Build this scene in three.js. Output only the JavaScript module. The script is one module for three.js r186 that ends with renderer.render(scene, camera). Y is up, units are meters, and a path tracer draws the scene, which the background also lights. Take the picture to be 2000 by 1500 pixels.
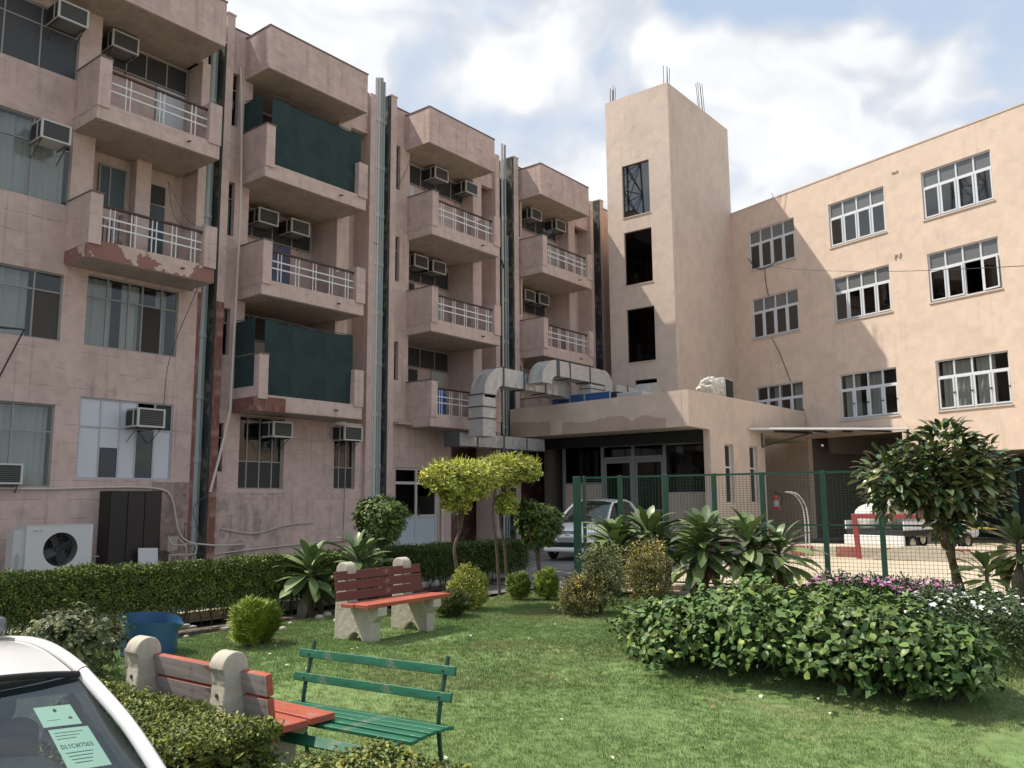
import * as THREE from 'three';
import { mergeGeometries } from 'three/addons/utils/BufferGeometryUtils.js';
import { RoundedBoxGeometry } from 'three/addons/geometries/RoundedBoxGeometry.js';

// ---------------------------------------------------------------- camera, sky, sun, exposure
const scene = new THREE.Scene();
const camera = new THREE.PerspectiveCamera(48.87, 4 / 3, 0.05, 900);
const EYE = 1.58, YAW = 38.5 * Math.PI / 180, PITCH = 7.98 * Math.PI / 180;
const FW = new THREE.Vector3(Math.cos(YAW) * Math.cos(PITCH), Math.sin(PITCH), -Math.sin(YAW) * Math.cos(PITCH));
camera.position.set(0, EYE, 0);
camera.lookAt(FW.x, EYE + FW.y, FW.z);
camera.rotateZ(-0.0075);
scene.add(camera);
const renderer = new THREE.WebGLRenderer({ antialias: true });
renderer.toneMapping = THREE.LinearToneMapping;
renderer.toneMappingExposure = 1.13;
renderer.shadowMap.enabled = true;
const SUN = new THREE.Vector3(-0.24, 0.835, -0.487).normalize();
const sun = new THREE.DirectionalLight(new THREE.Color(1.0, 0.92, 0.80), 4.9);
sun.position.set(14 + SUN.x * 80, SUN.y * 80, -8 + SUN.z * 80);
sun.target.position.set(14, 0, -8);
sun.castShadow = true; sun.shadow.mapSize.set(4096, 4096);
Object.assign(sun.shadow.camera, { left: -45, right: 45, top: 45, bottom: -45, near: 1, far: 200 });
sun.shadow.radius = 1;
scene.add(sun, sun.target);

// ---------------------------------------------------------------- noise
let seed = 12345;
function rnd() { seed = (seed + 0x6D2B79F5) | 0; let t = Math.imul(seed ^ (seed >>> 15), 1 | seed); t = (t + Math.imul(t ^ (t >>> 7), 61 | t)) ^ t; return ((t ^ (t >>> 14)) >>> 0) / 4294967296; }
const rr = (a, b) => a + (b - a) * rnd();
const gauss = () => (rnd() + rnd() + rnd() - 1.5) / 0.75;
const PERM = new Uint8Array(1024), VAL = new Float32Array(256);
for (let i = 0; i < 256; i++) { PERM[i] = i; VAL[i] = rnd(); }
for (let i = 255; i > 0; i--) { const j = Math.floor(rnd() * (i + 1)), t = PERM[i]; PERM[i] = PERM[j]; PERM[j] = t; }
for (let i = 256; i < 1024; i++) PERM[i] = PERM[i & 255];
const sm = t => t * t * (3 - 2 * t);
function vnoise(x, y, z, px = 0, py = 0) {
  const xi = Math.floor(x), yi = Math.floor(y), zi = Math.floor(z), u = sm(x - xi), v = sm(y - yi), w = sm(z - zi);
  const x0 = (px ? ((xi % px) + px) % px : xi) & 255, x1 = (px ? (((xi + 1) % px) + px) % px : xi + 1) & 255, y0 = (py ? ((yi % py) + py) % py : yi) & 255, y1 = (py ? (((yi + 1) % py) + py) % py : yi + 1) & 255, z0 = zi & 255;
  const a = PERM[x0], b = PERM[x1], aa = PERM[a + y0] + z0, ab = PERM[a + y1] + z0, ba = PERM[b + y0] + z0, bb = PERM[b + y1] + z0;
  const p0 = VAL[PERM[aa]], p1 = VAL[PERM[ba]], p2 = VAL[PERM[ab]], p3 = VAL[PERM[bb]], q0 = VAL[PERM[aa + 1]], q1 = VAL[PERM[ba + 1]], q2 = VAL[PERM[ab + 1]], q3 = VAL[PERM[bb + 1]];
  const e = p0 + (p1 - p0) * u, f = p2 + (p3 - p2) * u, g = q0 + (q1 - q0) * u, h = q2 + (q3 - q2) * u, k = e + (f - e) * v, m = g + (h - g) * v;
  return k + (m - k) * w;
}
function fbm(x, y, z, oct = 5, px = 0, py = 0) { let s = 0, a = 0.5, n = 0; for (let i = 0; i < oct; i++) { s += a * vnoise(x, y, z + i * 17, px, py); n += a; a *= 0.5; x *= 2; y *= 2; z *= 2; px *= 2; py *= 2; } return s / n; }
const clamp = (x, a = 0, b = 1) => Math.min(b, Math.max(a, x));
const smooth = (a, b, x) => sm(clamp((x - a) / (b - a)));
const mix = (a, b, t) => a + (b - a) * t;

// ---------------------------------------------------------------- sky: hazy blue with cumulus, one float panorama
{
  const W = 2048, H = 1024, data = new Float32Array(W * H * 4);
  const R0 = new THREE.Vector3(Math.sin(YAW), 0, Math.cos(YAW)), U0 = new THREE.Vector3().crossVectors(R0, FW);
  // cloud banks: direction (tangents right / up of the view axis), sizes, weight
  const banks = [[-.28, .46, .14, .14, 1.15], [-.21, .36, .055, .10, .9], [.02, .395, .05, .028, .95], [.09, .375, .07, .035, 1.0], [.15, .40, .07, .05, 1.0], [.20, .36, .07, .05, 1.0], [.29, .38, .09, .05, .85], [.26, .29, .12, .06, .75], [.38, .31, .10, .06, .75], [.46, .405, .055, .035, 1.25], [.52, .385, .05, .03, .9], [.50, .30, .12, .06, .7], [.60, .29, .08, .05, .6], [.07, .245, .05, .045, .85], [.00, .285, .03, .025, .35], [-.08, .33, .03, .04, .2], [.30, .20, .15, .05, .65], [.14, .445, .02, .03, .7], [-.07, .24, .05, .035, .5]];
  for (let j = 0; j < H; j++) for (let i = 0; i < W; i++) {
    const th = ((i + .5) / W - .5) * 2 * Math.PI, ph = ((j + .5) / H - .5) * Math.PI;
    const c = Math.cos(ph), dx = Math.cos(th) * c, dy = Math.sin(ph), dz = Math.sin(th) * c;
    let r, g, b;
    if (dy < -0.02) { r = .30; g = .28; b = .25; }
    else {
      const e = Math.max(dy, 0), hz = Math.pow(1 - e, 3);
      r = mix(.36, .66, hz); g = mix(.47, .71, hz); b = mix(.64, .79, hz);
      const sd = dx * SUN.x + dy * SUN.y + dz * SUN.z, gl = Math.pow(Math.max(sd, 0), 6);
      r += .22 * gl; g += .21 * gl; b += .18 * gl;
      const k = 1 / (e + .35), px = dx * k * 3.2, pz = dz * k * 3.2;
      const w1 = fbm(px * 1.3 + 5, pz * 1.3, 3, 4) - .5, w2 = fbm(px * 1.3, pz * 1.3 + 9, 8, 4) - .5;
      const n = fbm(px * 1.7 + w1 * 1.8, pz * 1.7 + w2 * 1.8, 1.5, 7);
      const f = dx * FW.x + dy * FW.y + dz * FW.z;
      let cov = .42;
      if (f > .3) {
        const X = (dx * R0.x + dz * R0.z) / f, Y = (dx * U0.x + dy * U0.y + dz * U0.z) / f, h1 = fbm(X * 9 + 7, Y * 9, 4, 5) - .5, h2 = fbm(X * 9, Y * 9 + 31, 6, 5) - .5, Xw = X + .16 * h1, Yw = Y + .12 * h2; let q1 = 1;
        for (const [a, bb, sx, sy, wt] of banks) q1 *= 1 - Math.min(.97, wt * Math.exp(-(((Xw - a) / (sx * (a > 0 ? 1.3 : 1))) ** 2 + ((Yw - bb) / (sy * (a > 0 ? 1.35 : 1))) ** 2)));
        const s = 1 - q1;
        const ins = smooth(.3, .55, f) * (1 - smooth(.6, .8, Math.abs(X))) * (1 - smooth(.5, .65, Y));
        cov = mix(.42, s, ins);
      }
      const d = cov * .62 + (n - .5) * 1.25 - .25;
      const a = smooth(-.16, .30, d);
      const det = fbm(px * 5 + w1 * 3, pz * 5 + w2 * 3, 9, 5) - .5;
      const lit = .705 + .16 * smooth(.10, .42, d) * (1 - .5 * smooth(.4, .6, d)) + .24 * det + .30 * gl;
      const veil = clamp(.22 + .7 * (fbm(px * .7 + 40, pz * .7, 2, 4) - .3));
      r = mix(r, .70, veil * .45); g = mix(g, .75, veil * .45); b = mix(b, .81, veil * .45);
      r = mix(r, lit, a * .93); g = mix(g, lit * 1.005, a * .93); b = mix(b, lit * 1.02, a * .93);
    }
    const o = (j * W + i) * 4; data[o] = r * 1.06; data[o + 1] = g * 1.07; data[o + 2] = b * 1.08; data[o + 3] = 1;
  }
  const t = new THREE.DataTexture(data, W, H, THREE.RGBAFormat, THREE.FloatType);
  t.mapping = THREE.EquirectangularReflectionMapping; t.magFilter = t.minFilter = THREE.LinearFilter; t.wrapS = THREE.RepeatWrapping; t.needsUpdate = true;
  scene.background = t; scene.environment = t;
}

// ---------------------------------------------------------------- textures and materials
const lin2s = x => x <= .0031308 ? 12.92 * x : 1.055 * Math.pow(x, 1 / 2.4) - .055;
function tex(size, metres, fn, srgb = true) {          // fn(u, v) in 0..1 -> [r,g,b] linear, tileable
  const d = new Uint8Array(size * size * 4);
  for (let j = 0; j < size; j++) for (let i = 0; i < size; i++) {
    const c = fn((i + .5) / size, (j + .5) / size), o = (j * size + i) * 4;
    for (let k = 0; k < 3; k++) d[o + k] = Math.round(255 * (srgb ? lin2s(clamp(c[k])) : clamp(c[k]))); d[o + 3] = 255;
  }
  const t = new THREE.DataTexture(d, size, size); t.wrapS = t.wrapT = THREE.RepeatWrapping; t.magFilter = THREE.LinearFilter; t.minFilter = THREE.LinearMipmapLinearFilter; t.generateMipmaps = true;
  if (srgb) t.colorSpace = THREE.SRGBColorSpace; t.repeat.set(1 / metres, 1 / metres); t.needsUpdate = true; return t;
}
const col = (r, g, b) => new THREE.Color().setRGB(r, g, b);
function std(r, g, b, rough = .8, o = {}) { return new THREE.MeshStandardMaterial({ color: col(r, g, b), roughness: rough, side: THREE.DoubleSide, ...o }); }
function paint(base, stain, amt, joint, m = 4, size = 512, sd = 0, line = .36) { // painted plaster with blotches, runs and broken course lines
  const h = [];
  const t = tex(size, m, (u, v) => {
    const n = fbm(u * 6, v * 6, sd, 5, 6, 6), n2 = fbm(u * 24, v * 24, sd + 30, 4, 24, 24), run = fbm(u * 40, v * 3, sd + 60, 4, 40, 3);
    let k = 1 + (n - .5) * .34 * amt + (n2 - .5) * .24 * amt;
    let s = smooth(.56, .78, n) * .35 * amt + smooth(.6, .85, run) * .3 * amt;
    const course = (v * m) / line, f = Math.abs(course - Math.round(course)) * line, br = fbm(u * 14, v * 9, sd + 90, 3, 14, 9);
    const on = joint * (f < .008 + .006 * (br - .5) ? smooth(.45, .62, br) : 0);
    k *= 1 - .3 * on; s = clamp(s + .2 * on);
    h.push(.5 + (n2 - .5) * .5 - on * .4 + (n - .5) * .3);
    return [0, 1, 2].map(i => mix(base[i], stain[i], s) * k);
  });
  const b = tex(size, m, (u, v) => { const q = h[Math.floor(v * size) * size + Math.floor(u * size)]; return [q, q, q]; }, false);
  return new THREE.MeshStandardMaterial({ map: t, bumpMap: b, bumpScale: .012, roughness: .92, side: THREE.DoubleSide });
}
const M = {};
M.pink = paint([.565, .425, .37], [.33, .25, .215], 1.2, .75, 4.3, 640, 1, .43);
M.pinkPlain = paint([.565, .435, .375], [.33, .255, .22], 1.0, .3, 3, 384, 7);
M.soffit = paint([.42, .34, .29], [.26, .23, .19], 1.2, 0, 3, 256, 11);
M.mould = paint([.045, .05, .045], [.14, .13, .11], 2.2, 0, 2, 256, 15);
M.redbrown = paint([.20, .085, .065], [.38, .27, .23], 1.4, 0, 1.6, 256, 19);
M.beige = paint([.71, .565, .455], [.53, .42, .34], .75, 0, 6, 512, 23);
M.beigeSoft = paint([.65, .53, .44], [.48, .385, .32], .7, 0, 5, 384, 27);
M.fascia = new THREE.MeshStandardMaterial({ roughness: .92, side: THREE.DoubleSide, map: tex(768, 8, (u, v) => {   // damp, darker repaired patches along the lower edge
  const x = u * 8, y = v * 8, n = fbm(u * 24, v * 24, 5, 5, 24, 24), e = fbm(u * 9, v * 6, 2, 4, 9, 6), top = 4.28 + .42 * e + .10 * (n - .5), on = (x < 1.9 ? 1 : x > 2.4 && x < 6.6 ? 1 : 0) * (1 - smooth(top - .015, top + .03, y + .2 * Math.abs(n - .5)));
  const k = .88 + .24 * n; return [mix(.61, .40, on * .8) * k, mix(.49, .29, on * .8) * k, mix(.40, .23, on * .8) * k]; }) });
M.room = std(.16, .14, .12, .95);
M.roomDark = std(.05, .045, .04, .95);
M.cap = std(.16, .13, .115, .95);
M.white = std(.74, .75, .74, .45);
M.whiteOld = std(.50, .50, .47, .6);
M.rail = std(.72, .72, .70, .5);
M.handrail = std(.055, .03, .024, .5);
M.steel = std(.06, .055, .05, .6);
M.rust = std(.13, .06, .04, .85);
M.frameOld = std(.30, .29, .27, .7);
M.glass = new THREE.MeshPhysicalMaterial({ color: col(.82, .86, .85), roughness: .03, transmission: 1, thickness: 0, ior: 1.5, side: THREE.DoubleSide });
M.glassDark = new THREE.MeshPhysicalMaterial({ color: col(.30, .33, .34), roughness: .04, transmission: 1, thickness: 0, ior: 1.55, side: THREE.DoubleSide });
M.glassDusty = new THREE.MeshPhysicalMaterial({ color: col(.80, .82, .81), roughness: .08, transmission: 1, thickness: 0, side: THREE.DoubleSide });
M.glassTower = new THREE.MeshPhysicalMaterial({ color: col(.07, .08, .08), roughness: .02, transmission: 1, thickness: 0, ior: 2.3, side: THREE.DoubleSide });
M.glassTowerLow = new THREE.MeshPhysicalMaterial({ color: col(.07, .08, .08), roughness: .02, transmission: 1, thickness: 0, ior: 1.3, side: THREE.DoubleSide });
M.glassGrey = new THREE.MeshPhysicalMaterial({ color: col(.15, .16, .165), roughness: .16, ior: 1.7, side: THREE.DoubleSide });
M.glassAnnex = new THREE.MeshPhysicalMaterial({ color: col(.42, .46, .47), roughness: .03, transmission: 1, thickness: 0, ior: 1.9, side: THREE.DoubleSide });
M.glassCar = new THREE.MeshPhysicalMaterial({ color: col(.25, .28, .28), roughness: .02, transmission: 1, thickness: 0, ior: 1.5, side: THREE.DoubleSide });
M.glassShield = new THREE.MeshPhysicalMaterial({ color: col(.62, .74, .69), roughness: .02, transmission: 1, thickness: 0, ior: 1.85, side: THREE.DoubleSide });
M.curtain = std(.58, .60, .58, .95);
M.curtainW = std(.68, .68, .66, .95);
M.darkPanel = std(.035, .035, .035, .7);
M.acBody = std(.20, .20, .185, .6);
M.acWhite = std(.52, .52, .48, .55);
M.acDark = std(.022, .024, .024, .6);
M.pipe = std(.27, .315, .30, .5);
M.pipeLight = std(.52, .50, .47, .55);
M.pvc = std(.56, .50, .44, .5);
M.black = std(.012, .014, .013, .6);
M.doorGrey = std(.44, .50, .56, .5);
M.concrete = paint([.50, .46, .38], [.30, .28, .22], .9, 0, 1.2, 256, 33);
M.galv = new THREE.MeshStandardMaterial({ color: col(.56, .57, .56), metalness: .6, roughness: 1, side: THREE.DoubleSide,
  roughnessMap: tex(256, 1.1, (u, v) => { const n = fbm(u * 5, v * 5, 3, 4, 5, 5), r = fbm(u * 20, v * 3, 6, 4, 20, 3), k = .22 + .5 * n * r * 2; return [k, k, k]; }, false),
  bumpMap: tex(256, 1.1, (u, v) => { const n = fbm(u * 6, v * 6, 13, 4, 6, 6); return [n, n, n]; }, false), bumpScale: .03 });
M.blue = std(.03, .10, .30, .45);
M.blueTub = std(.035, .11, .21, .4);
M.green = new THREE.MeshStandardMaterial({ map: tex(256, .6, (u, v) => { const n = fbm(u * 3, v * 40, 3, 4, 3, 40), w = smooth(.62, .72, fbm(u * 14, v * 14, 8, 4, 14, 14)); return [mix(.012, .09, w) * (.6 + .7 * n), mix(.125, .16, w) * (.6 + .7 * n), mix(.068, .10, w) * (.6 + .7 * n)]; }), roughness: .5, side: THREE.DoubleSide });
M.greenPost = std(.010, .062, .04, .5);
M.wire = std(.02, .06, .04, .5);
M.orange = new THREE.MeshStandardMaterial({ map: tex(256, .9, (u, v) => { const n = fbm(u * 3, v * 30, 2, 4, 3, 30), w = smooth(.66, .76, fbm(u * 12, v * 12, 5, 4, 12, 12)); const k = .75 + .5 * n; return [mix(.37, .30, w) * k, mix(.085, .15, w) * k, mix(.05, .12, w) * k]; }), roughness: .55, side: THREE.DoubleSide });
M.maroon = new THREE.MeshStandardMaterial({ map: tex(256, .9, (u, v) => { const n = fbm(u * 3, v * 30, 12, 4, 3, 30), w = smooth(.68, .78, fbm(u * 14, v * 14, 5, 4, 14, 14)); const k = .75 + .5 * n; return [mix(.135, .22, w) * k, mix(.036, .13, w) * k, mix(.028, .10, w) * k]; }), roughness: .6, side: THREE.DoubleSide });
M.woodGrey = new THREE.MeshStandardMaterial({ map: tex(256, .8, (u, v) => { const n = fbm(u * 3, v * 36, 22, 5, 3, 36), w = smooth(.66, .80, fbm(u * 7, v * 7, 15, 5, 7, 7)); const k = .65 + .7 * n; return [mix(.36, .24, w) * k, mix(.305, .15, w) * k, mix(.285, .12, w) * k]; }), roughness: .8, side: THREE.DoubleSide });
M.carWhite = new THREE.MeshPhysicalMaterial({ color: col(.86, .86, .85), roughness: .35, clearcoat: 1, clearcoatRoughness: .05, side: THREE.DoubleSide });
M.carGrey = new THREE.MeshPhysicalMaterial({ color: col(.10, .11, .12), roughness: .35, clearcoat: 1, clearcoatRoughness: .05, side: THREE.DoubleSide });
M.chrome = std(.6, .6, .6, .2, { metalness: 1 });
M.rubber = std(.018, .018, .018, .85);
M.netGreen = new THREE.MeshStandardMaterial({ map: tex(512, 1.2, (u, v) => { const n = fbm(u * 5, v * 5, 3, 5, 5, 5), w = fbm(u * 60, v * 60, 4, 2, 60, 60); const k = .6 + .55 * n + .5 * (w - .5); return [.022 * k, .046 * k, .045 * k]; }), roughness: .9, side: THREE.DoubleSide });
M.redPaint = std(.34, .055, .06, .5);
M.kerbWhite = paint([.50, .44, .36], [.33, .27, .21], 1, 0, 1, 256, 41);
M.kerbRed = paint([.30, .115, .09], [.40, .30, .24], 1.2, 0, 1, 256, 43);
M.bark = new THREE.MeshStandardMaterial({ map: tex(256, .4, (u, v) => { const n = fbm(u * 8, v * 8, 3, 5, 8, 8); const k = .5 + n; return [.115 * k, .085 * k, .06 * k]; }), roughness: .95, side: THREE.DoubleSide });
M.twig = std(.13, .105, .08, .9);

// ---------------------------------------------------------------- scene helpers
const used = new Map();
function numbered(n) { const k = used.get(n) || 0; used.set(n, k + 1); return k ? `${n}_${String(k).padStart(3, '0')}` : n; }
function thing(name, label, category, x = 0, y = 0, z = 0, turn = 0, group) {
  const o = new THREE.Group(); o.name = numbered(name); o.position.set(x, y, z); o.rotation.y = turn; o.userData = { label, category }; if (group) o.userData.group = group; scene.add(o); return o;
}
function triUV(g) {                                                   // box-projected uv in metres
  if (g.index) g = g.toNonIndexed();
  const p = g.attributes.position, n = g.attributes.normal, uv = new Float32Array(p.count * 2);
  for (let i = 0; i < p.count; i += 3) {
    const a = [0, 0, 0]; for (let k = 0; k < 3; k++) { a[0] += n.getX(i + k); a[1] += n.getY(i + k); a[2] += n.getZ(i + k); }
    const ax = Math.abs(a[0]), ay = Math.abs(a[1]), az = Math.abs(a[2]);
    for (let k = 0; k < 3; k++) {
      const x = p.getX(i + k), y = p.getY(i + k), z = p.getZ(i + k), o = (i + k) * 2;
      if (ay >= ax && ay >= az) { uv[o] = x; uv[o + 1] = z; } else if (ax >= az) { uv[o] = z; uv[o + 1] = y; } else { uv[o] = x; uv[o + 1] = y; }
    }
  }
  g.setAttribute('uv', new THREE.BufferAttribute(uv, 2)); return g;
}
function clean(g) { g = triUV(g); for (const k of Object.keys(g.attributes)) if (!['position', 'normal', 'uv'].includes(k)) g.deleteAttribute(k); g.morphAttributes = {}; return g; }
function merge(list) { list = (Array.isArray(list) ? list : [list]).map(clean); return list.length > 1 ? mergeGeometries(list) : list[0]; }
function obj(name, geos, m, parent, label) {
  const o = new THREE.Mesh(merge(geos), m); o.name = parent === scene ? numbered(name) : name; o.castShadow = o.receiveShadow = true; if (label) o.userData.label = label; parent.add(o); return o;
}
function tag(o, label, category, group) { o.userData.label = label; o.userData.category = category; if (group) o.userData.group = group; return o; }
function structure(o) { o.userData.kind = 'structure'; return o; }
function stuff(o) { o.userData.kind = 'stuff'; return o; }
const B = (x0, x1, y0, y1, z0, z1) => new THREE.BoxGeometry(Math.abs(x1 - x0), Math.abs(y1 - y0), Math.abs(z1 - z0)).translate((x0 + x1) / 2, (y0 + y1) / 2, (z0 + z1) / 2);
const RB = (x0, x1, y0, y1, z0, z1, r = .01, s = 2) => new RoundedBoxGeometry(Math.abs(x1 - x0), Math.abs(y1 - y0), Math.abs(z1 - z0), s, r).translate((x0 + x1) / 2, (y0 + y1) / 2, (z0 + z1) / 2);
function holedWall(outline, holes, z, thick) {                          // outline [[x,y]..], holes [x0,x1,y0,y1]; front face at z, body behind it
  const s = new THREE.Shape(outline.map(p => new THREE.Vector2(...p)));
  for (const [a, b, c, d] of holes) { const h = new THREE.Path(); h.moveTo(a, c); h.lineTo(a, d); h.lineTo(b, d); h.lineTo(b, c); h.closePath(); s.holes.push(h); }
  return new THREE.ExtrudeGeometry(s, { depth: thick, bevelEnabled: false }).translate(0, 0, z - thick);
}
const rectOut = (a, b, c, d) => [[a, c], [b, c], [b, d], [a, d]];
const V3 = (x, y, z) => new THREE.Vector3(x, y, z);
function bar(a, b, r, seg = 6, r2 = r) {
  a = V3(...a); b = V3(...b); const d = b.clone().sub(a), l = d.length();
  const g = new THREE.CylinderGeometry(r2, r, l, seg, 1); g.translate(0, l / 2, 0);
  g.applyQuaternion(new THREE.Quaternion().setFromUnitVectors(V3(0, 1, 0), d.normalize())); return g.translate(a.x, a.y, a.z);
}
function tube(pts, r, seg = 6, n = 24) { return new THREE.TubeGeometry(new THREE.CatmullRomCurve3(pts.map(p => V3(...p))), n, r, seg, false); }
function limb(pts, radii, seg = 8) {                                     // tapered tube through points
  const g = []; const c = new THREE.CatmullRomCurve3(pts.map(p => V3(...p))), n = pts.length * 4, pos = [], idx = [], fr = c.computeFrenetFrames(n);
  for (let i = 0; i <= n; i++) { const t = i / n, p = c.getPoint(t), k = t * (radii.length - 1), a = Math.min(Math.floor(k), radii.length - 2), r = mix(radii[a], radii[a + 1], k - a);
    for (let j = 0; j <= seg; j++) { const w = j / seg * Math.PI * 2, q = p.clone().addScaledVector(fr.normals[i], Math.cos(w) * r).addScaledVector(fr.binormals[i], Math.sin(w) * r); pos.push(q.x, q.y, q.z); } }
  for (let i = 0; i < n; i++) for (let j = 0; j < seg; j++) { const a = i * (seg + 1) + j, b = a + seg + 1; idx.push(a, b, a + 1, b, b + 1, a + 1); }
  const q = new THREE.BufferGeometry(); q.setAttribute('position', new THREE.Float32BufferAttribute(pos, 3)); q.setIndex(idx); q.computeVertexNormals(); return q;
}
// ground height: the garden falls a little towards the viewer
const gy = (x, z) => -.07 * clamp(9.5 - (x * .7826 - z * .6225), 0, 6.2);

// ================================================================ the old pink hospital block
const FL = [4.05, 7.18, 10.48, 13.65], ZW = -20.15, ROOF = 15.05;         // slab undersides, wall plane, parapet top
const block = thing('apartment_block', 'long pink four storey block with projecting balconies and drain pipes', 'building');
const wallOf = (name, outline, holes, m = M.pink, z = ZW, th = .22) => obj(name, holedWall(outline, holes, z, th), m, block);
function windowAt(parent, x0, x1, y0, y1, z, o = {}) {                     // framed window in a wall facing +z
  const { cols = [.33, .66], trans = .28, fr = M.frameOld, fw = .035, glass = M.glassDusty, name = 'window', panes, curtains } = o;
  const w = x1 - x0, h = y1 - y0, f = [B(0, fw, 0, h, -.03, .03), B(w - fw, w, 0, h, -.03, .03), B(fw, w - fw, 0, fw, -.028, .028), B(fw, w - fw, h - fw, h, -.028, .028)];
  const xs = [0, ...cols, 1].map(c => c * w), yt = h * (1 - trans);
  if (trans) f.push(B(fw, w - fw, yt - fw / 2, yt + fw / 2, -.026, .026));
  cols.forEach(c => f.push(B(c * w - fw / 2, c * w + fw / 2, fw, h - fw, -.024, .024)));
  const win = obj(name, f, fr, parent); win.position.set(x0, y0, z);
  for (let i = 0; i < xs.length - 1; i++) for (const [a, b, row] of trans ? [[fw / 2, yt, 0], [yt, h - fw / 2, 1]] : [[fw / 2, h - fw / 2, 0]]) {
    const m = panes?.[row]?.[i]; if (m === null) continue;
    obj('pane', B(xs[i] + .012, xs[i + 1] - .012, a + .01, b - .01, -.004, .004), m || glass, win);
  }
  for (const [a, b, m] of curtains || []) {                               // hanging cloth with folds
    const g = new THREE.PlaneGeometry((b - a) * w, h - .08, Math.ceil((b - a) * w * 24), 1), p = g.attributes.position, ph = rnd() * 9;
    for (let i = 0; i < p.count; i++) p.setZ(i, .03 * Math.sin(p.getX(i) * 38 + ph) + .018 * Math.sin(p.getX(i) * 17 + ph * 2));
    g.computeVertexNormals(); g.translate((a + b) / 2 * w, h / 2, -.16); obj('curtain', g, m || M.curtain, win);
  }
  return win;
}
// ---- front walls, bay by bay
const leftWins = [[2.0, 3.87], [5.35, 6.93], [8.6, 10.53], [11.75, 13.3]];
wallOf('wall', rectOut(-14, 9.05, 0, ROOF), leftWins.map(([a, b]) => [5.45, 8.53, a, b]));
wallOf('wall', rectOut(9.05, 11.95, 0, FL[1] - .01), [[9.08, 11.42, 2.21, 4.12], [9.08, 11.42, 5.35, 7.08]]);
wallOf('wall', rectOut(9.05, 11.95, FL[3], ROOF), []);
const slitY = [[2.45, 3.75], [5.6, 6.9], [8.95, 10.5], [12.15, 13.72]];
function bay(x0, x1, o) {                                                 // wall strip with slits, ground floor, top band
  wallOf('wall', rectOut(x0, o.open, 4.05, ROOF), slitY.slice(1).map(([a, b]) => [o.sl[0], o.sl[1], a, b]));
  for (const [a, b] of slitY.slice(o.noGfSlit ? 1 : 0)) {
    windowAt(block, o.sl[0], o.sl[1], a, b, ZW - .12, { name: 'slit_window', cols: [], trans: .3, fw: .025, glass: M.glassDark });
  }
  wallOf('wall', rectOut(o.open, x1, FL[3], ROOF), []);
  // loggia: back wall, side wall, pier, small set-back window wall
  obj('loggia_wall', [B(o.open - .3, o.inner, 4.05, 13.65, -21.6, -21.4), B(o.inner, o.inner + .48, 4.05, 13.65, -21.6, ZW), B(o.inner + .48, x1, 4.05, 13.65, -20.95, -20.75), B(o.open - .3, o.open, 4.05, 13.65, -21.4, ZW - .22)], M.pinkPlain, block);
  for (const [f0, f1] of [[0, 1], [1, 2], [2, 3]]) {
    if (o.skip?.includes(f0)) continue;
    windowAt(block, o.inner + .52, Math.min(o.inner + .95, x1 - .03), FL[f0] + 1.5, FL[f0] + 2.75, -20.72, { name: 'side_window', cols: [.5], trans: .25, fw: .03, glass: M.darkPanel });
  }
}
bay(12.65, 17.78, { open: 13.4, inner: 16.6, sl: [12.68, 12.94] });
wallOf('wall', rectOut(12.65, 17.78, 0, 4.05), [[12.66, 12.88, 2.45, 3.75], [13.38, 14.85, 2.0, 4.0], [16.67, 17.5, 2.02, 3.95]]);
bay(18.95, 24.2, { open: 19.73, inner: 23.06, sl: [19.09, 19.28], noGfSlit: true });
wallOf('wall', rectOut(18.95, 21.88, 0, 4.05), [[19.19, 21.23, .15, 2.75]]);
bay(25.65, 30.9, { open: 26.05, inner: 29.35, sl: [25.75, 25.95], noGfSlit: true });
wallOf('wall', rectOut(32.0, 38.5, 0, ROOF), []);
// recessed passage on the ground floor under the third and fourth bays
obj('passage_wall', [B(21.88, 38, 0, 4.04, -22.3, -22.1), B(21.70, 21.88, 0, 4.04, -22.1, ZW - .22)], M.redbrown.clone(), block).material.color.setRGB(1.5, 1.7, 1.7);
obj('passage_ceiling', B(21.88, 32, 4.0, 4.04, -22.1, ZW - .01), M.roomDark, block);
obj('loggia_wall', [B(9.05, 11.8, FL[1], FL[3], -21.1, -20.9), B(11.8, 12.04, FL[1], FL[3], -21.1, ZW)], M.pinkPlain, block);
// roof, ends, rear, floors inside
obj('roof_slab', B(-14, 38.5, 14.45, 14.6, -33, ZW - .23), M.concrete, block);
obj('rear_wall', [B(-14, 38.5, 0, 15, -33.2, -33), B(-14.2, -14, 0, 15, -33.2, ZW - .23), B(38.5, 38.7, 0, 15, -33.2, ZW - .23)], M.pinkPlain, block);
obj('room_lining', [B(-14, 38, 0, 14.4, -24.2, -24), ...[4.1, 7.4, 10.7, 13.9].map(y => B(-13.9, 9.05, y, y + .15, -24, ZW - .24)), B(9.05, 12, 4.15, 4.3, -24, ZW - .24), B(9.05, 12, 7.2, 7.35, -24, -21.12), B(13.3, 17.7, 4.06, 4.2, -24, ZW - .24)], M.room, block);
obj('damp_patch', B(10.95, 11.94, 0, 2.15, ZW + .001, ZW + .010), paint([.34, .25, .215], [.06, .055, .045], 2.6, .3, 2.2, 256, 77, .43), block, 'damp blackened foot of the wall beside the shaft');
obj('damp_patch', B(12.66, 14.9, .02, 1.9, ZW + .001, ZW + .008), paint([.50, .375, .325], [.17, .155, .13], 1.9, .5, 3, 256, 78, .43), block, 'mouldy wall below the ground floor window');
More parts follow.
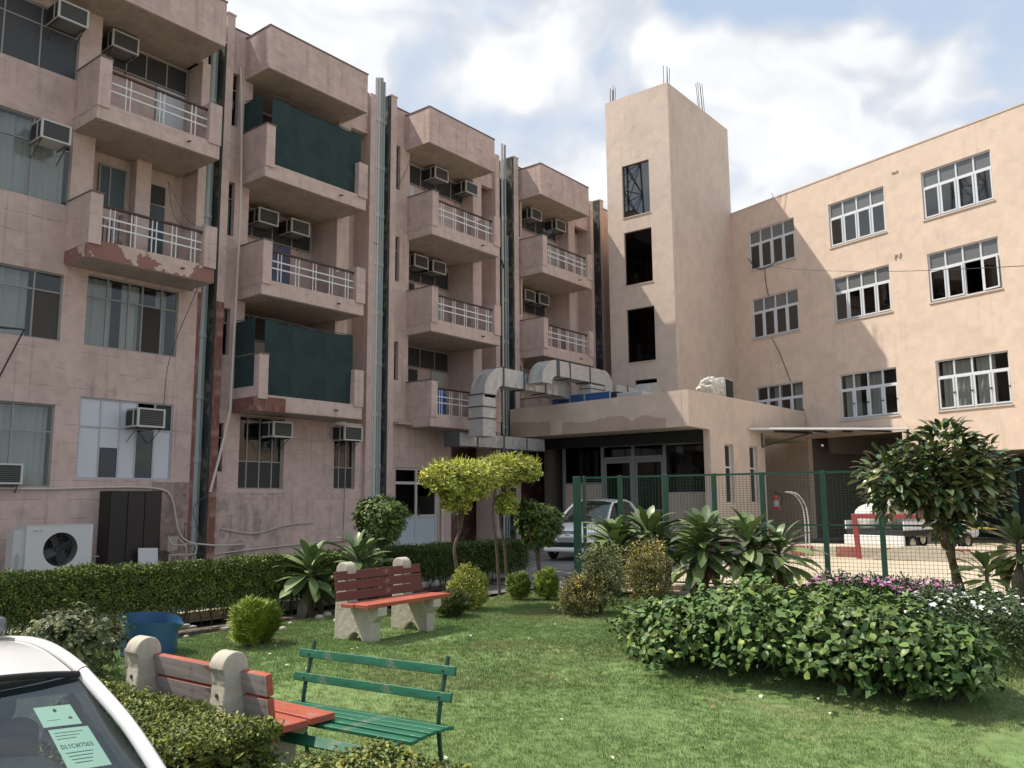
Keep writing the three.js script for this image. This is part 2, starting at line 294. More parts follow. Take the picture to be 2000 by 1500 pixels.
// ---- pillars beside the pipe shafts and the dark shaft walls
const pillarLow = obj('pillar', B(12.42, 12.65, 0, 7.0, -21, -20), M.redbrown, block, 'lower pillar with worn red brown paint');
obj('pillar', [B(12.42, 12.65, 7.0, 15.32, -21, -20), B(12.40, 12.67, 15.32, 15.37, -21.02, -19.98)], M.pinkPlain, block);
for (const [a, b, c, d] of [[17.78, 18.0, 18.69, 18.95], [24.2, 24.45, 25.36, 25.65], [30.9, 31.12, 31.72, 32.0]]) {
  obj('pillar', B(a, b, 0, 15.05, -21, -20), M.pinkPlain, block);
  obj('pillar', [B(c, d, 0, 15.3, -21, -20), B(c - .02, d + .02, 15.3, 15.35, -21.02, -19.98)], M.pinkPlain, block);
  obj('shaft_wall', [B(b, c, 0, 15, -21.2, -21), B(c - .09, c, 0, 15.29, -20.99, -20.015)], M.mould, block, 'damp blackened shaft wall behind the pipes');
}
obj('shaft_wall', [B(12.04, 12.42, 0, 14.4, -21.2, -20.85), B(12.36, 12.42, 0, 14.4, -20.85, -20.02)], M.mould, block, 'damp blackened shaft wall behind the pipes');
obj('shaft_jamb', B(11.95, 12.06, 0, FL[1], -20.85, ZW - .001), M.redbrown, block);
// ---- drain pipes
function drain(x, z, r, y0, y1, m = M.pipe) {
  const p = obj('drain_pipe', bar([x, y0, z], [x, y1, z], r, 10), m, block);
  for (let y = y0 + 1.1; y < y1; y += 1.65) { const c = obj('pipe_collar', new THREE.CylinderGeometry(r * 1.28, r * 1.28, .14, 10).translate(x, y, z), m, p); }
  return p;
}
drain(12.13, -20.2, .085, 0, 14.2); drain(12.30, -20.3, .045, 0, 14.2);
for (const [dx, y1, r] of [[.10, 15.75, .05], [.22, 15.8, .06], [.35, 15.85, .06], [.47, 15.75, .055]]) drain(18.03 + dx, -20.12 - dx * .1, r, 0, y1, dx < .3 ? M.pipeLight : M.pipe);
for (const [dx, y1, r] of [[.36, 15.7, .05], [.54, 15.7, .05], [.68, 12, .03]]) drain(24.42 + dx, -20.14, r, 0, y1, dx < .4 ? M.pipeLight : M.pipe);
drain(31.3, -20.4, .06, 0, 15.4, M.pipeLight);
obj('drain_bracket', bar([23.3, 10.62, -19.05], [25.1, 10.62, -20.3], .03, 6), M.mould, block); obj('drain_bracket', bar([18.05, 10.0, -20.1], [18.62, 10.0, -20.2], .035, 6), M.mould, block);
// ---- balconies and roof boxes
function balcony(x0, x1, k, o = {}) {
  const y = FL[k], z1 = -19.0, zi = o.back ?? -21.4;
  const bal = obj('balcony', [B(x0, x1, y, y + .42, ZW + .003, z1), B(x0 + .35, x1 - .1, y + .02, y + .40, zi, ZW - .2)], o.m || M.pinkPlain, block, o.label);
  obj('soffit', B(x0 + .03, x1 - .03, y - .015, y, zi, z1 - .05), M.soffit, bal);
  const pd = (a, b) => { const p = obj('pedestal', [B(a, b, y + .30, y + 1.5, ZW + .004, z1 + .04)], M.pink, bal); obj('coping', B(a - .015, b + .015, y + 1.5, y + 1.535, ZW + .005, z1 + .06), M.cap, p); };
  pd(x0 - .01, x0 + .28);
  obj('pedestal', B(x1 - .34, x1 + .01, y + .36, y + 1.45, ZW + .004, z1 + .045), M.pink, bal);
  if (o.rails !== 0) {
    const a = x0 + .28, b = x1 - .34, zr = z1 - .08;
    obj('handrail', RB(a, b, y + 1.24, y + 1.30, zr - .035, zr + .035, .015), M.handrail, bal);
    for (const h of [.80, 1.0]) obj('rail_bar', B(a, b, y + h - .018, y + h + .018, zr - .012, zr + .012), M.rail, bal);
    const n = o.rails ?? 4; for (let i = 0; i < n; i++) { const px = a + (b - a) * ((i + .55) / n); for (const d of [-.055, .055]) obj('rail_post', B(px + d - .012, px + d + .012, y + .42, y + 1.25, zr - .010, zr + .010), M.rail, bal); }
  }
  const sp = x0 + (x1 - x0) * .72; obj('spout', bar([sp, y + .2, z1 - .02], [sp, y + .17, z1 + .12], .025, 8), M.rust, bal);
  return bal;
}
function roofBox(x0, x1, z1 = -19.0) {
  const b = obj('roof_box', B(x0, x1, FL[3], 14.9, ZW + .004, z1), M.pink, block);
  obj('coping', B(x0 - .02, x1 + .02, 14.9, 14.94, ZW + .002, z1 + .02), M.cap, b);
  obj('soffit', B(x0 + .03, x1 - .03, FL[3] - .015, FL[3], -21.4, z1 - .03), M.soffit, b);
}
// peeled paint of the lowest balcony at the left: bare red brown patches with a ragged outline
const peel = tex(1024, 3.2, (u, v) => {
  const x = u * 3.2, y = v * 3.2, n = fbm(u * 20, v * 20, 4, 5, 20, 20), e = fbm(u * 7, v * 3, 9, 4, 7, 3);
  const yy = ((y - FL[1] + 32) % 3.2), p = smooth(.0, .03, (n - .5) * .9 + (e - .42) * 1.4 + .12 - yy * .75);
  const k = .85 + .3 * n; return [mix(.56, .27, p) * k, mix(.43, .135, p) * k, mix(.36, .11, p) * k];
});
M.peeled = new THREE.MeshStandardMaterial({ map: peel, roughness: .92, side: THREE.DoubleSide });
balcony(8.5, 11.7, 1, { back: -20.9, rails: 5, m: M.peeled, label: 'balcony with paint peeling off its front edge' });
balcony(8.52, 11.7, 2, { back: -20.9, rails: 3 });
balcony(13.12, 16.73, 0, { rails: 0 }); balcony(13.12, 16.73, 1, { rails: 5 }); balcony(13.1, 16.75, 2, { rails: 0 });
for (const k of [0, 1, 2]) balcony(19.65, 23.2, k, { rails: k ? 5 : 6 });
for (const k of [1, 2]) balcony(25.85, 29.35, k, { rails: 5 });
balcony(25.85, 29.35, 0, { rails: 0 });
obj('bare_patch', [B(13.09, 14.0, FL[0] - .02, FL[0] + .36, -19.05, -18.985), B(13.085, 13.12, FL[0] - .02, FL[0] + .36, -20.1, -18.99)], M.redbrown, block, 'red brown bare patch on the lowest balcony edge');
for (const [a, b] of [[4.2, 11.74], [13.12, 16.74], [19.5, 22.95], [25.8, 29.25]]) roofBox(a, b);
obj('coping', [[-14, 12.4], [12.67, 17.78], [18.97, 24.2], [25.67, 30.9], [32, 38.5]].map(([a, b]) => B(a, b, ROOF, ROOF + .04, ZW - .25, ZW + .02)), M.cap, block);
// ---- windows of the left wall
const cu = M.curtain;
const dk = M.darkPanel, dp = std(.055, .06, .065, .6), gd = M.glassDusty, wb = std(.58, .60, .62, .6);
windowAt(block, 5.45, 8.53, 2.0, 3.87, ZW - .08, { cols: [.24, .5, .72], trans: .33, curtains: [[.02, .98, cu]] });
windowAt(block, 5.45, 8.53, 5.35, 6.93, ZW - .08, { cols: [.25, .5, .80], trans: .28, panes: [[gd, gd, gd, std(.06, .052, .046, .7)], []], curtains: [[.02, .78, cu]] });
windowAt(block, 5.45, 8.53, 8.6, 10.53, ZW - .08, { cols: [.24, .46, .72], trans: .3, curtains: [[.02, .97, cu]] });
windowAt(block, 5.45, 8.53, 11.75, 13.3, ZW - .08, { cols: [.24, .46, .72], trans: .3, panes: [[dp, dp, dp, dp], [dp, dp, dp, dp]] });
windowAt(block, 9.08, 11.42, 5.35, 7.08, ZW - .08, { cols: [.22, .45, .60, .82], trans: .30, panes: [[gd, gd, gd, std(.03, .027, .022, .7), gd], []], curtains: [[0, .3, cu], [.40, .6, M.curtainW], [.78, .9, cu]] });
windowAt(block, 9.08, 11.42, 2.21, 4.12, ZW - .06, { name: 'boarded_window', cols: [.22, .42, .60, .80], trans: .36, fr: std(.42, .44, .46, .6), panes: [[wb, null, wb, M.glassDark, wb], [wb, wb, wb, null, dk]] });
obj('window_board', [B(9.61, 10.05, 2.95, 3.42, ZW - .07, ZW - .045)], wb, block); obj('pane', [B(9.61, 10.05, 2.23, 2.94, ZW - .07, ZW - .06)], M.glassDark, block);
obj('curtain', [B(9.4, 11.3, 2.2, 3.4, -21.4, -21.38)], M.curtain, block);
windowAt(block, 13.38, 14.85, 2.0, 4.0, ZW - .14, { cols: [.22, .5, .78], trans: .62, glass: M.glassDark, panes: [[dk, dk, dk, dk], [M.glassDark, M.glassDusty, M.glassDark, M.glassDark]] });
windowAt(block, 16.67, 17.5, 2.02, 3.95, ZW - .14, { cols: [.34, .66], trans: .66, glass: M.glassDark, panes: [[dk, dk, dk], []] });
// ---- loggia doors and windows
function loggia(x0, x1, z, y, o = {}) {
  windowAt(block, x0, x1, y + 2.35, y + 3.08, z + .04, { name: 'fanlight', cols: o.cols || [.25, .5, .75], trans: 0, glass: dk, fr: M.frameOld });
  if (o.door) { const d = obj('door', RB(o.door[0], o.door[1], y + .42, y + 2.32, z + .012, z + .06, .008), o.dm || wb, block); obj('handle', B(o.door[0] + .07, o.door[0] + .10, y + 1.35, y + 1.5, z + .06, z + .10), M.steel, d); }
  if (o.win) windowAt(block, o.win[0], o.win[1], y + 1.1, y + 2.3, z + .04, { cols: [.5], trans: 0, glass: M.darkPanel });
}
const dBlue = std(.10, .11, .17, .6), dTeal = std(.07, .10, .11, .7), dPale = std(.42, .43, .38, .7);
loggia(9.6, 11.75, -20.9, FL[2], { door: [10.9, 11.7], dm: wb, cols: [.2, .45, .72] });
obj('plywood_panel', RB(9.62, 10.85, FL[2] + .45, FL[2] + 2.3, -20.89, -20.86, .005), M.pinkPlain, block);
windowAt(block, 9.5, 10.2, FL[1] + 1.9, FL[1] + 3.0, -20.85, { name: 'broken_window', cols: [.4], trans: 0, glass: dTeal });
obj('torn_boarding', [...Array(7)].map((_, i) => B(9.5 + i * .1, 9.5 + i * .1 + rr(.05, .095), FL[1] + .42, FL[1] + rr(1.45, 1.85), -20.88, -20.85 + i * .002)), M.woodGrey, block);
obj('loggia_pier', B(10.32, 10.72, FL[1] + .4, FL[2], -20.9, -20.55), M.pinkPlain, block);
{ const d = obj('door', RB(10.80, 11.28, FL[1] + .42, FL[1] + 2.3, -20.88, -20.83, .008), dTeal, block); obj('fanlight', B(10.80, 11.28, FL[1] + 2.36, FL[1] + 2.85, -20.88, -20.84), dk, block); }
loggia(13.6, 16.5, -21.4, FL[1], { door: [15.0, 15.75], dm: dBlue });
loggia(13.6, 16.5, -21.4, FL[2], {}); loggia(13.6, 16.5, -21.4, FL[0], {});
obj('loggia_wall', [B(19.73, 23.5, FL[2] + .42, FL[3], -20.9, -20.75), B(26.05, 29.7, FL[2] + .42, FL[3], -20.9, -20.75)], M.pinkPlain, block);
loggia(20.0, 23.2, -20.75, FL[2], { door: [19.78, 20.5], dm: wb });
loggia(20.0, 23.0, -21.4, FL[1], { door: [21.9, 22.65], dm: dPale, win: [20.4, 21.2] });
loggia(20.0, 23.0, -21.4, FL[0], { door: [22.1, 22.8], dm: dPale, win: [20.4, 21.4] });
loggia(26.2, 29.2, -20.75, FL[2], { door: [28.3, 29.0], dm: dPale });
loggia(26.2, 29.2, -21.4, FL[1], { win: [26.6, 27.3] });
// ---- glazed ground floor door
{
  const f = [B(19.19, 19.27, .15, 2.75, -20.3, -20.2), B(21.15, 21.23, .15, 2.75, -20.3, -20.2), B(20.19, 20.27, .15, 2.75, -20.3, -20.2), B(19.27, 21.15, 2.67, 2.75, -20.29, -20.21), B(19.27, 21.15, 2.2, 2.29, -20.29, -20.21), B(19.27, 21.15, 1.12, 1.2, -20.29, -20.21), B(19.27, 21.15, .15, .23, -20.29, -20.21)];
  const d = obj('entrance_door', f, std(.5, .5, .47, .5), block);
  for (const [a, b] of [[19.27, 20.19], [20.27, 21.15]]) {
    obj('pane', B(a, b, 1.2, 2.2, -20.255, -20.245), M.glassDark, d); obj('pane', B(a, b, 2.29, 2.67, -20.255, -20.245), M.glassDark, d);
    obj('door_panel', RB(a, b, .23, 1.12, -20.265, -20.235, .008), M.doorGrey, d);
  }
  obj('handle', bar([20.3, 1.15, -20.15], [20.3, 1.45, -20.15], .015, 6), M.steel, d);
  obj('doorstep', B(18.98, 21.8, -.1, .148, -20.14, -19.3), M.concrete, block);
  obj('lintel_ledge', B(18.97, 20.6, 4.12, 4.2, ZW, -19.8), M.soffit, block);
  obj('door_downpipe', bar([21.35, .1, -20.05], [21.35, 2.8, -20.05], .05, 8), M.pvc, block);
}
// ---- wall services
obj('conduit', [tube([[5, 1.99, -20.1], [8, 1.96, -20.1], [11.3, 1.93, -20.1], [11.45, 1.75, -20.08], [11.75, .75, -20.0], [12.5, .55, -19.9], [13.6, .52, -20.08]], .025, 6, 60), tube([[12.9, .95, -20.1], [13.9, .80, -20.1], [15, 1.0, -20.1], [15.9, 1.05, -20.1]], .018, 5, 30), tube([[12.7, .30, -20.1], [14.8, .42, -20.1], [17.6, .5, -20.1]], .02, 5, 30)], M.pvc, block);
const pv = obj('downpipe', [tube([[12.9, 13.9, -20.05], [12.92, 12.5, -19.95], [12.9, 9.8, -19.8], [12.86, 6, -19.8], [12.84, 4.1, -19.8]], .035, 8, 40), tube([[12.84, 4.1, -19.8], [12.6, 3.1, -19.75], [12.28, 1.9, -19.7]], .035, 8, 20)], M.pvc, block, 'pale plastic pipe that leans away near the ground');
obj('wire', tube([[12.28, 1.9, -19.7], [11.9, 1.5, -19.8], [12.0, .8, -19.7], [11.8, .2, -19.7]], .012, 5, 24), M.steel, block);
obj('loose_wire', [tube([[11.15, 10.1, -20.5], [11.4, 9.0, -19.9], [11.55, 8.6, -19.3]], .008, 4, 20), tube([[11.15, 10.1, -20.5], [11.2, 9, -20.1], [11.5, 8.4, -19.3]], .008, 4, 20), tube([[11.45, 7.1, -19.3], [11.1, 5.2, -19.9], [10.95, 4.0, -19.8]], .010, 4, 20), tube([[17.0, 3.5, -20.05], [17.02, 1.8, -20.06], [17.0, .4, -20.06]], .01, 4, 12), tube([[19.05, 12.2, -20], [19.5, 12.9, -20.1], [19.7, 13.6, -20]], .01, 4, 12)], M.steel, block);
obj('bracket_arm', [bar([6.2, 5.40, -20.15], [7.5, 5.38, -19.5], .02, 5), bar([7.5, 5.38, -19.5], [7.3, 4.36, -20.12], .02, 5), bar([6.9, 5.36, -19.5], [7.52, 5.38, -19.5], .02, 5)], M.steel, block);

// ================================================================ air conditioners
function airCon(label, x, y, z, w = .70, h = .45, d = .62, style = 0) {   // front centre bottom at x, y, z (front face)
  const t = thing('air_conditioner', label, 'air conditioner', x, y, z, 0, 'window air conditioners on the pink block');
  const e = .022, a = w / 2;
  obj('case', RB(-a + .02, a - .02, .02, h - .02, -d, -.03, .012), style ? M.acWhite : M.acBody, t);
  obj('frame', [B(-a, -a + .045, 0, h, -.05, 0), B(a - .045, a, 0, h, -.05, 0), B(-a + .045, a - .045, 0, .04, -.048, -.002), B(-a + .045, a - .045, h - .04, h, -.048, -.002), B(-a, -a + e, 0, e, -d, -.05), B(-a, -a + e, h - e, h, -d, -.05), B(a - e, a, 0, e, -d, -.05), B(a - e, a, h - e, h, -d, -.05), B(-a, -a + .05, e, h - e, -d * .42, -d * .34)], M.acWhite, t);
  const gr = obj('grille', B(-a + .05, a - .05, .045, h - .045, -.032, -.022), M.acDark, t);
  for (let i = 1; i < 9; i++) obj('fin', B(-a + .05, a - .05, .045 + i * (h - .09) / 9 - .004, .045 + i * (h - .09) / 9 + .004, -.022, -.012), M.acBody, gr);
  obj('side_grille', B(-a + .004, -a + .018, .05, h - .05, -d * .32, -.06), M.acDark, t); obj('side_grille', B(-a + .004, -a + .018, .05, h - .05, -d + .03, -d * .45), M.acDark, t);
  for (const s of [-1, 1]) obj('bracket', [bar([s * (a - .05), -.01, -.06], [s * (a - .05), -.01, -d - .03], .015, 4), bar([s * (a - .05), -.01, -.1], [s * (a - .05), -.35, -d], .012, 4)], M.steel, t);
  return t;
}
airCon('window air conditioner at the top left corner above the dark window', 8.1, 12.85, -19.55);
airCon('air conditioner in a white cage on the third floor window at far left', 7.88, 9.82, -19.5, .66, .45, .6, 1);
airCon('air conditioner under the roof box in the top left balcony', 9.7, 13.1, -20.25);
airCon('white air conditioner in the boarded ground floor window', 10.53, 3.45, -19.55, .7, .46, .6, 1);
airCon('air conditioner set low in the ground floor window at the left edge', 7.5, 2.05, -19.9, .7, .45, .4, 1);
airCon('air conditioner over the wide ground floor window below the lower green net', 14.4, 3.42, -19.6, .66, .44, .55, 1);
airCon('air conditioner over the narrow ground floor window beside the pipes', 16.95, 3.46, -19.6, .72, .44, .55);
airCon('left one of the two air conditioners between the green nets', 14.47, 9.83, -20.7);
airCon('right one of the two air conditioners between the green nets', 15.63, 9.80, -20.7);
airCon('left one of the two units on the top balcony of the middle bay', 21.3, 13.12, -20.1);
airCon('right one of the two units on the top balcony of the middle bay', 22.95, 13.08, -20.1);
airCon('left one of the two units in the shaded third floor balcony of the middle bay', 20.9, 9.89, -20.7);
airCon('right one of the two units in the shaded third floor balcony of the middle bay', 21.83, 9.88, -20.7);
airCon('left one of the two units on the top balcony next to the tower', 27.0, 13.15, -20.1);
airCon('right one of the two units on the top balcony next to the tower', 28.75, 13.12, -20.1);
airCon('left one of the two units in the lower balcony next to the tower', 27.3, 9.86, -20.7);
airCon('right one of the two units in the lower balcony next to the tower', 28.28, 9.88, -20.7);
// ================================================================ green shade nets on the middle balconies
function net(label, x0, x1, y0, y1, z) {
  const nx = 60, ny = 30, g = new THREE.PlaneGeometry(x1 - x0, y1 - y0, nx, ny), p = g.attributes.position;
  for (let i = 0; i < p.count; i++) { const x = p.getX(i), y = p.getY(i); p.setZ(i, .06 * (fbm(x * .9 + y0, y * .9, 2, 4) - .5) + .015 * Math.sin(x * 9 + y)); p.setY(i, y - (y > (y1 - y0) / 2 - .1 ? .05 * Math.abs(Math.sin(x * 2.2)) : 0)); }
  g.computeVertexNormals(); g.translate((x0 + x1) / 2, (y0 + y1) / 2, 0);
  const t = thing('shade_net', label, 'shade net', 0, 0, z);
  obj('cloth', g, M.netGreen, t);
  const gs = new THREE.PlaneGeometry(.9, y1 - y0 - .25, 12, 12).rotateY(-Math.PI / 2).translate(x0 - .28, (y0 + y1) / 2 + .1, -.5); obj('side_cloth', gs, M.netGreen, t);
  obj('tie_rope', tube([[x0 - .3, y1 + .02, -.9], [x0, y1 + .02, 0], [(x0 + x1) / 2, y1 - .04, .02], [x1, y1 + .02, 0]], .012, 5, 40), M.steel, t);
}
net('dark green shade net closing the top floor balcony under the roof box', 13.38, 16.62, 10.92, 12.92, -19.14);
net('dark green shade net closing the first floor balcony above the ground floor units', 13.38, 16.45, 4.48, 6.55, -19.14);
// ================================================================ things by the foot of the block
{
  const t = thing('condenser_unit', 'large white outdoor condenser with one round fan against the pink wall', 'condenser unit', 8.42, .1, -19.2);
  const s = new THREE.Shape(); s.moveTo(-.69, 0); s.lineTo(.69, 0); s.lineTo(.69, 1.06); s.lineTo(-.69, 1.06); s.closePath(); const h = new THREE.Path(); h.absarc(.02, .55, .36, 0, Math.PI * 2); s.holes.push(h);
  obj('front_panel', new THREE.ExtrudeGeometry(s, { depth: .03, bevelEnabled: false, curveSegments: 40 }).translate(0, 0, -.03), std(.60, .60, .57, .55), t);
  obj('case', [B(-.69, -.66, 0, 1.06, -.42, -.03), B(.66, .69, 0, 1.06, -.42, -.03), B(-.69, .69, 1.06, 1.08, -.43, .005), B(-.66, .66, 0, .03, -.42, -.03), B(-.66, .66, .03, 1.06, -.42, -.40), B(-.92, -.69, .12, .98, -.40, -.06)], M.acWhite, t);
  const fan = obj('fan', new THREE.CylinderGeometry(.07, .07, .06, 16).rotateX(Math.PI / 2).translate(.02, .55, -.13), M.acDark, t);
  for (let i = 0; i < 4; i++) { const g = new THREE.PlaneGeometry(.26, .2, 4, 4); g.rotateX(.5).translate(.19, 0, 0).rotateZ(i * Math.PI / 2 + .4).translate(.02, .55, -.14); obj('fan_blade', g, std(.06, .062, .06, .5), fan); }
  obj('fan_back', new THREE.CylinderGeometry(.36, .36, .01, 32).rotateX(Math.PI / 2).translate(.02, .55, -.30), M.acDark, t);
  const ring = []; for (const r of [.10, .17, .24, .31]) ring.push(new THREE.TorusGeometry(r, .004, 4, 40).translate(.02, .55, -.012)); for (let i = 0; i < 8; i++) ring.push(bar([.02 + .07 * Math.cos(i * .785), .55 + .07 * Math.sin(i * .785), -.012], [.02 + .36 * Math.cos(i * .785), .55 + .36 * Math.sin(i * .785), -.012], .004, 4));
  obj('fan_guard', ring, M.steel, t);
  const c = document.createElement('canvas'); c.width = 256; c.height = 64; const q = c.getContext('2d'); q.fillStyle = '#cfcfca'; q.fillRect(0, 0, 256, 64); q.fillStyle = '#5a6a60'; q.font = 'bold 46px sans-serif'; q.textAlign = 'center'; q.textBaseline = 'middle'; q.fillText('VOLTAS', 128, 34);
  const ct = new THREE.CanvasTexture(c); ct.colorSpace = THREE.SRGBColorSpace;
  const bd = new THREE.Mesh(new THREE.BoxGeometry(.30, .07, .006).translate(-.47, .96, .005), new THREE.MeshStandardMaterial({ map: ct, roughness: .5 })); bd.name = 'badge'; t.add(bd);
  obj('foot', [B(-.6, -.5, -.1, 0, -.4, 0), B(.5, .6, -.1, 0, -.4, 0)], M.steel, t);
  obj('refrigerant_pipe', [tube([[-.8, .7, -.2], [-.85, .3, .02], [-.9, .0, .0]], .02, 6, 16), tube([[.69, .35, -.2], [1.0, .34, -.3]], .015, 6, 10)], M.pipe, t);
}
{
  const t = thing('cupboard', 'tall dark brown cupboard with closed doors against the pink wall', 'cupboard', 10.3, -.05, -19.9);
  const w = std(.020, .013, .012, .6);
  obj('carcass', B(-.64, .64, 0, 1.97, -.22, .26), w, t); for (const [a, b] of [[-.63, -.22], [-.21, .20], [.21, .63]]) obj('door', RB(a + .004, b - .004, .06, 1.95, .262, .29, .006), std(.022 + .008 * a, .014, .012, .5), t);
}
obj('white_board', RB(-.25, .25, 0, .52, -.012, .012, .004), std(.58, .58, .58, .6), scene); { const o = scene.children.at(-1); o.position.set(10.55, .06, -19.4); o.rotation.set(-.15, .05, -.03); tag(o, 'small pale board leaning against the dark brown cupboard', 'board'); }
{
  const t = thing('plastic_chair', 'old white plastic armchair beside the shaft at the foot of the block', 'chair', 11.35, -.03, -19.3, .6), w = std(.40, .36, .28, .6);
  obj('seat', RB(-.24, .24, .40, .43, -.24, .24, .012), w, t); obj('backrest', RB(-.23, .23, .5, .85, -.27, -.235, .015), w, t);
  for (const [a, b] of [[-1, -1], [-1, 1], [1, -1], [1, 1]]) obj('leg', bar([a * .21, .41, b * .2], [a * .26, 0, b * .25], .028, 6, .02), w, t);
  for (const a of [-1, 1]) obj('armrest', [tube([[a * .24, .82, -.25], [a * .29, .66, -.1], [a * .29, .64, .2], [a * .25, .42, .22]], .022, 6, 20)], w, t);
}
{
  const t = thing('storage_drum', 'blue plastic drum standing on the first floor balcony of the middle bay', 'drum', 20.6, FL[0] + .42, -19.6);
  obj('body', new THREE.LatheGeometry([[0, 0], [.26, 0], [.29, .1], [.285, .3], [.30, .32], [.285, .34], [.29, .75], [.26, .86], [.2, .88], [0, .88]].map(p => new THREE.Vector2(...p)), 28), M.blue, t); obj('lid', new THREE.CylinderGeometry(.27, .27, .05, 28).translate(0, .9, 0), std(.015, .05, .15, .5), t);
}
{ const t = thing('hose_cabinet', 'dark red fire hose cabinet on the passage wall', 'cabinet', 25.95, .82, -22.1); obj('box', RB(-.56, .56, 0, .84, 0, .22, .01), std(.10, .014, .014, .5), t); obj('door', RB(-.5, .5, .05, .79, .222, .24, .006), std(.12, .02, .018, .4), t); obj('handle', B(.4, .44, .35, .5, .24, .27), M.steel, t); }
for (const [n, px] of [['left', 27.15], ['right', 27.45]]) {
  const t = thing('pigeon', `${n} one of two pigeons on the balcony ledge next to the tower`, 'pigeon', px - 1.2, 12.03, -19.0, n === 'left' ? .5 : -.9), g = new THREE.SphereGeometry(.09, 14, 10); const p = g.attributes.position;
  for (let i = 0; i < p.count; i++) { const x = p.getX(i); p.setXYZ(i, x * 1.7, p.getY(i) * (1 - .35 * clamp(-x / .09)) + .11 + .03 * x / .09, p.getZ(i) * (1 - .4 * clamp(-x / .09))); } g.computeVertexNormals();
  const h = new THREE.SphereGeometry(.042, 12, 9).translate(.12, .225, 0); obj('body', [g, limb([[.08, .13, 0], [.11, .18, 0], [.12, .23, 0]], [.055, .04, .035], 8), h], std(.075, .078, .09, .7), t);
  obj('beak', new THREE.ConeGeometry(.012, .04, 6).rotateZ(-Math.PI / 2).translate(.178, .222, 0), M.steel, t); obj('tail', B(-.27, -.12, .085, .1, -.03, .03), std(.04, .042, .05, .7), t); for (const s of [-.025, .025]) obj('leg', bar([.01, .04, s], [.015, 0, s], .006, 4), M.redPaint, t);
}

// ================================================================ stair tower
const tower = thing('stair_tower', 'tall plain beige stair tower with a column of dark windows', 'tower');
const TX0 = 31, TX1 = 37.07, TZ0 = -19.15, TZ1 = -16.0, TH = 19.45;
{
  // west face is built in its own frame: local x = world +z, local z = world -x
  const lx = z => z - TZ0, W = TZ1 - TZ0, wins = [[lx(-18.37), lx(-17.02), 13.88, 16.25], [lx(-18.35), lx(-16.99), 10.83, 13.2], [lx(-18.33), lx(-16.97), 7.44, 9.76], [lx(-18.0), lx(-16.95), 4.9, 6.66]];
  const g = holedWall(rectOut(0, W, 0, TH), wins, 0, .24); 
  const wl = obj('wall', g, M.beigeSoft, tower); wl.position.set(TX0, 0, TZ0); wl.rotation.y = -Math.PI / 2;
  wins.forEach(([a, b, c, d], i) => {
    const w = b - a, h = d - c, fr = obj('window', [B(0, .03, 0, h, -.03, .03), B(w - .03, w, 0, h, -.03, .03), B(.03, w - .03, 0, .03, -.03, .03), B(.03, w - .03, h - .03, h, -.03, .03)], std(.05, .05, .05, .5), tower);
    fr.position.set(TX0 + .12, c, TZ0 + a); fr.rotation.y = -Math.PI / 2;
    const pane = obj('pane', B(.02, w - .02, .02, h - .02, -.005, .005), i ? M.glassTowerLow : M.glassTower, fr);
    obj('sill', B(-.02, w + .02, -.035, 0, -.02, .15), M.beigeSoft, fr);
  });
}
obj('wall', [B(TX0 + .245, TX1, 0, TH - .001, TZ1 - .24, TZ1), B(TX1 - .24, TX1, 0, TH - .002, TZ0, TZ1 - .24), B(TX0 + .245, TX1 - .24, 0, TH - .003, TZ0, TZ0 + .24)], M.beigeSoft, tower);
obj('roof_slab', B(TX0 + .24, TX1 - .24, TH - .5, TH - .3, TZ0 + .24, TZ1 - .24), M.concrete, tower);
obj('stair_flight', [...Array(5)].flatMap((_, i) => [B(TX0 + .5, TX1 - .5, 3.6 + i * 3.2, 3.75 + i * 3.2, TZ0 + .3, TZ0 + 1.5), bar([TX0 + 1, 3.7 + i * 3.2, TZ0 + 2.3], [TX0 + 3.6, 5.3 + i * 3.2, TZ0 + 2.3], .12, 6)]), M.room, tower);
for (const [x, z, n, h] of [[31.15, -18.85, 6, .75], [31.2, -16.15, 4, .95], [34.6, -16.15, 5, 1.5]])
  for (let i = 0; i < n; i++) { const a = i * 2.4, dx = .13 * Math.cos(a), dz = .13 * Math.sin(a); obj('rebar', bar([x + dx, TH, z + dz], [x + dx + (n === 5 ? -.18 : .02), TH + h * rr(.8, 1.05), z + dz + rr(-.03, .03)], .014, 5), M.rust, tower); }

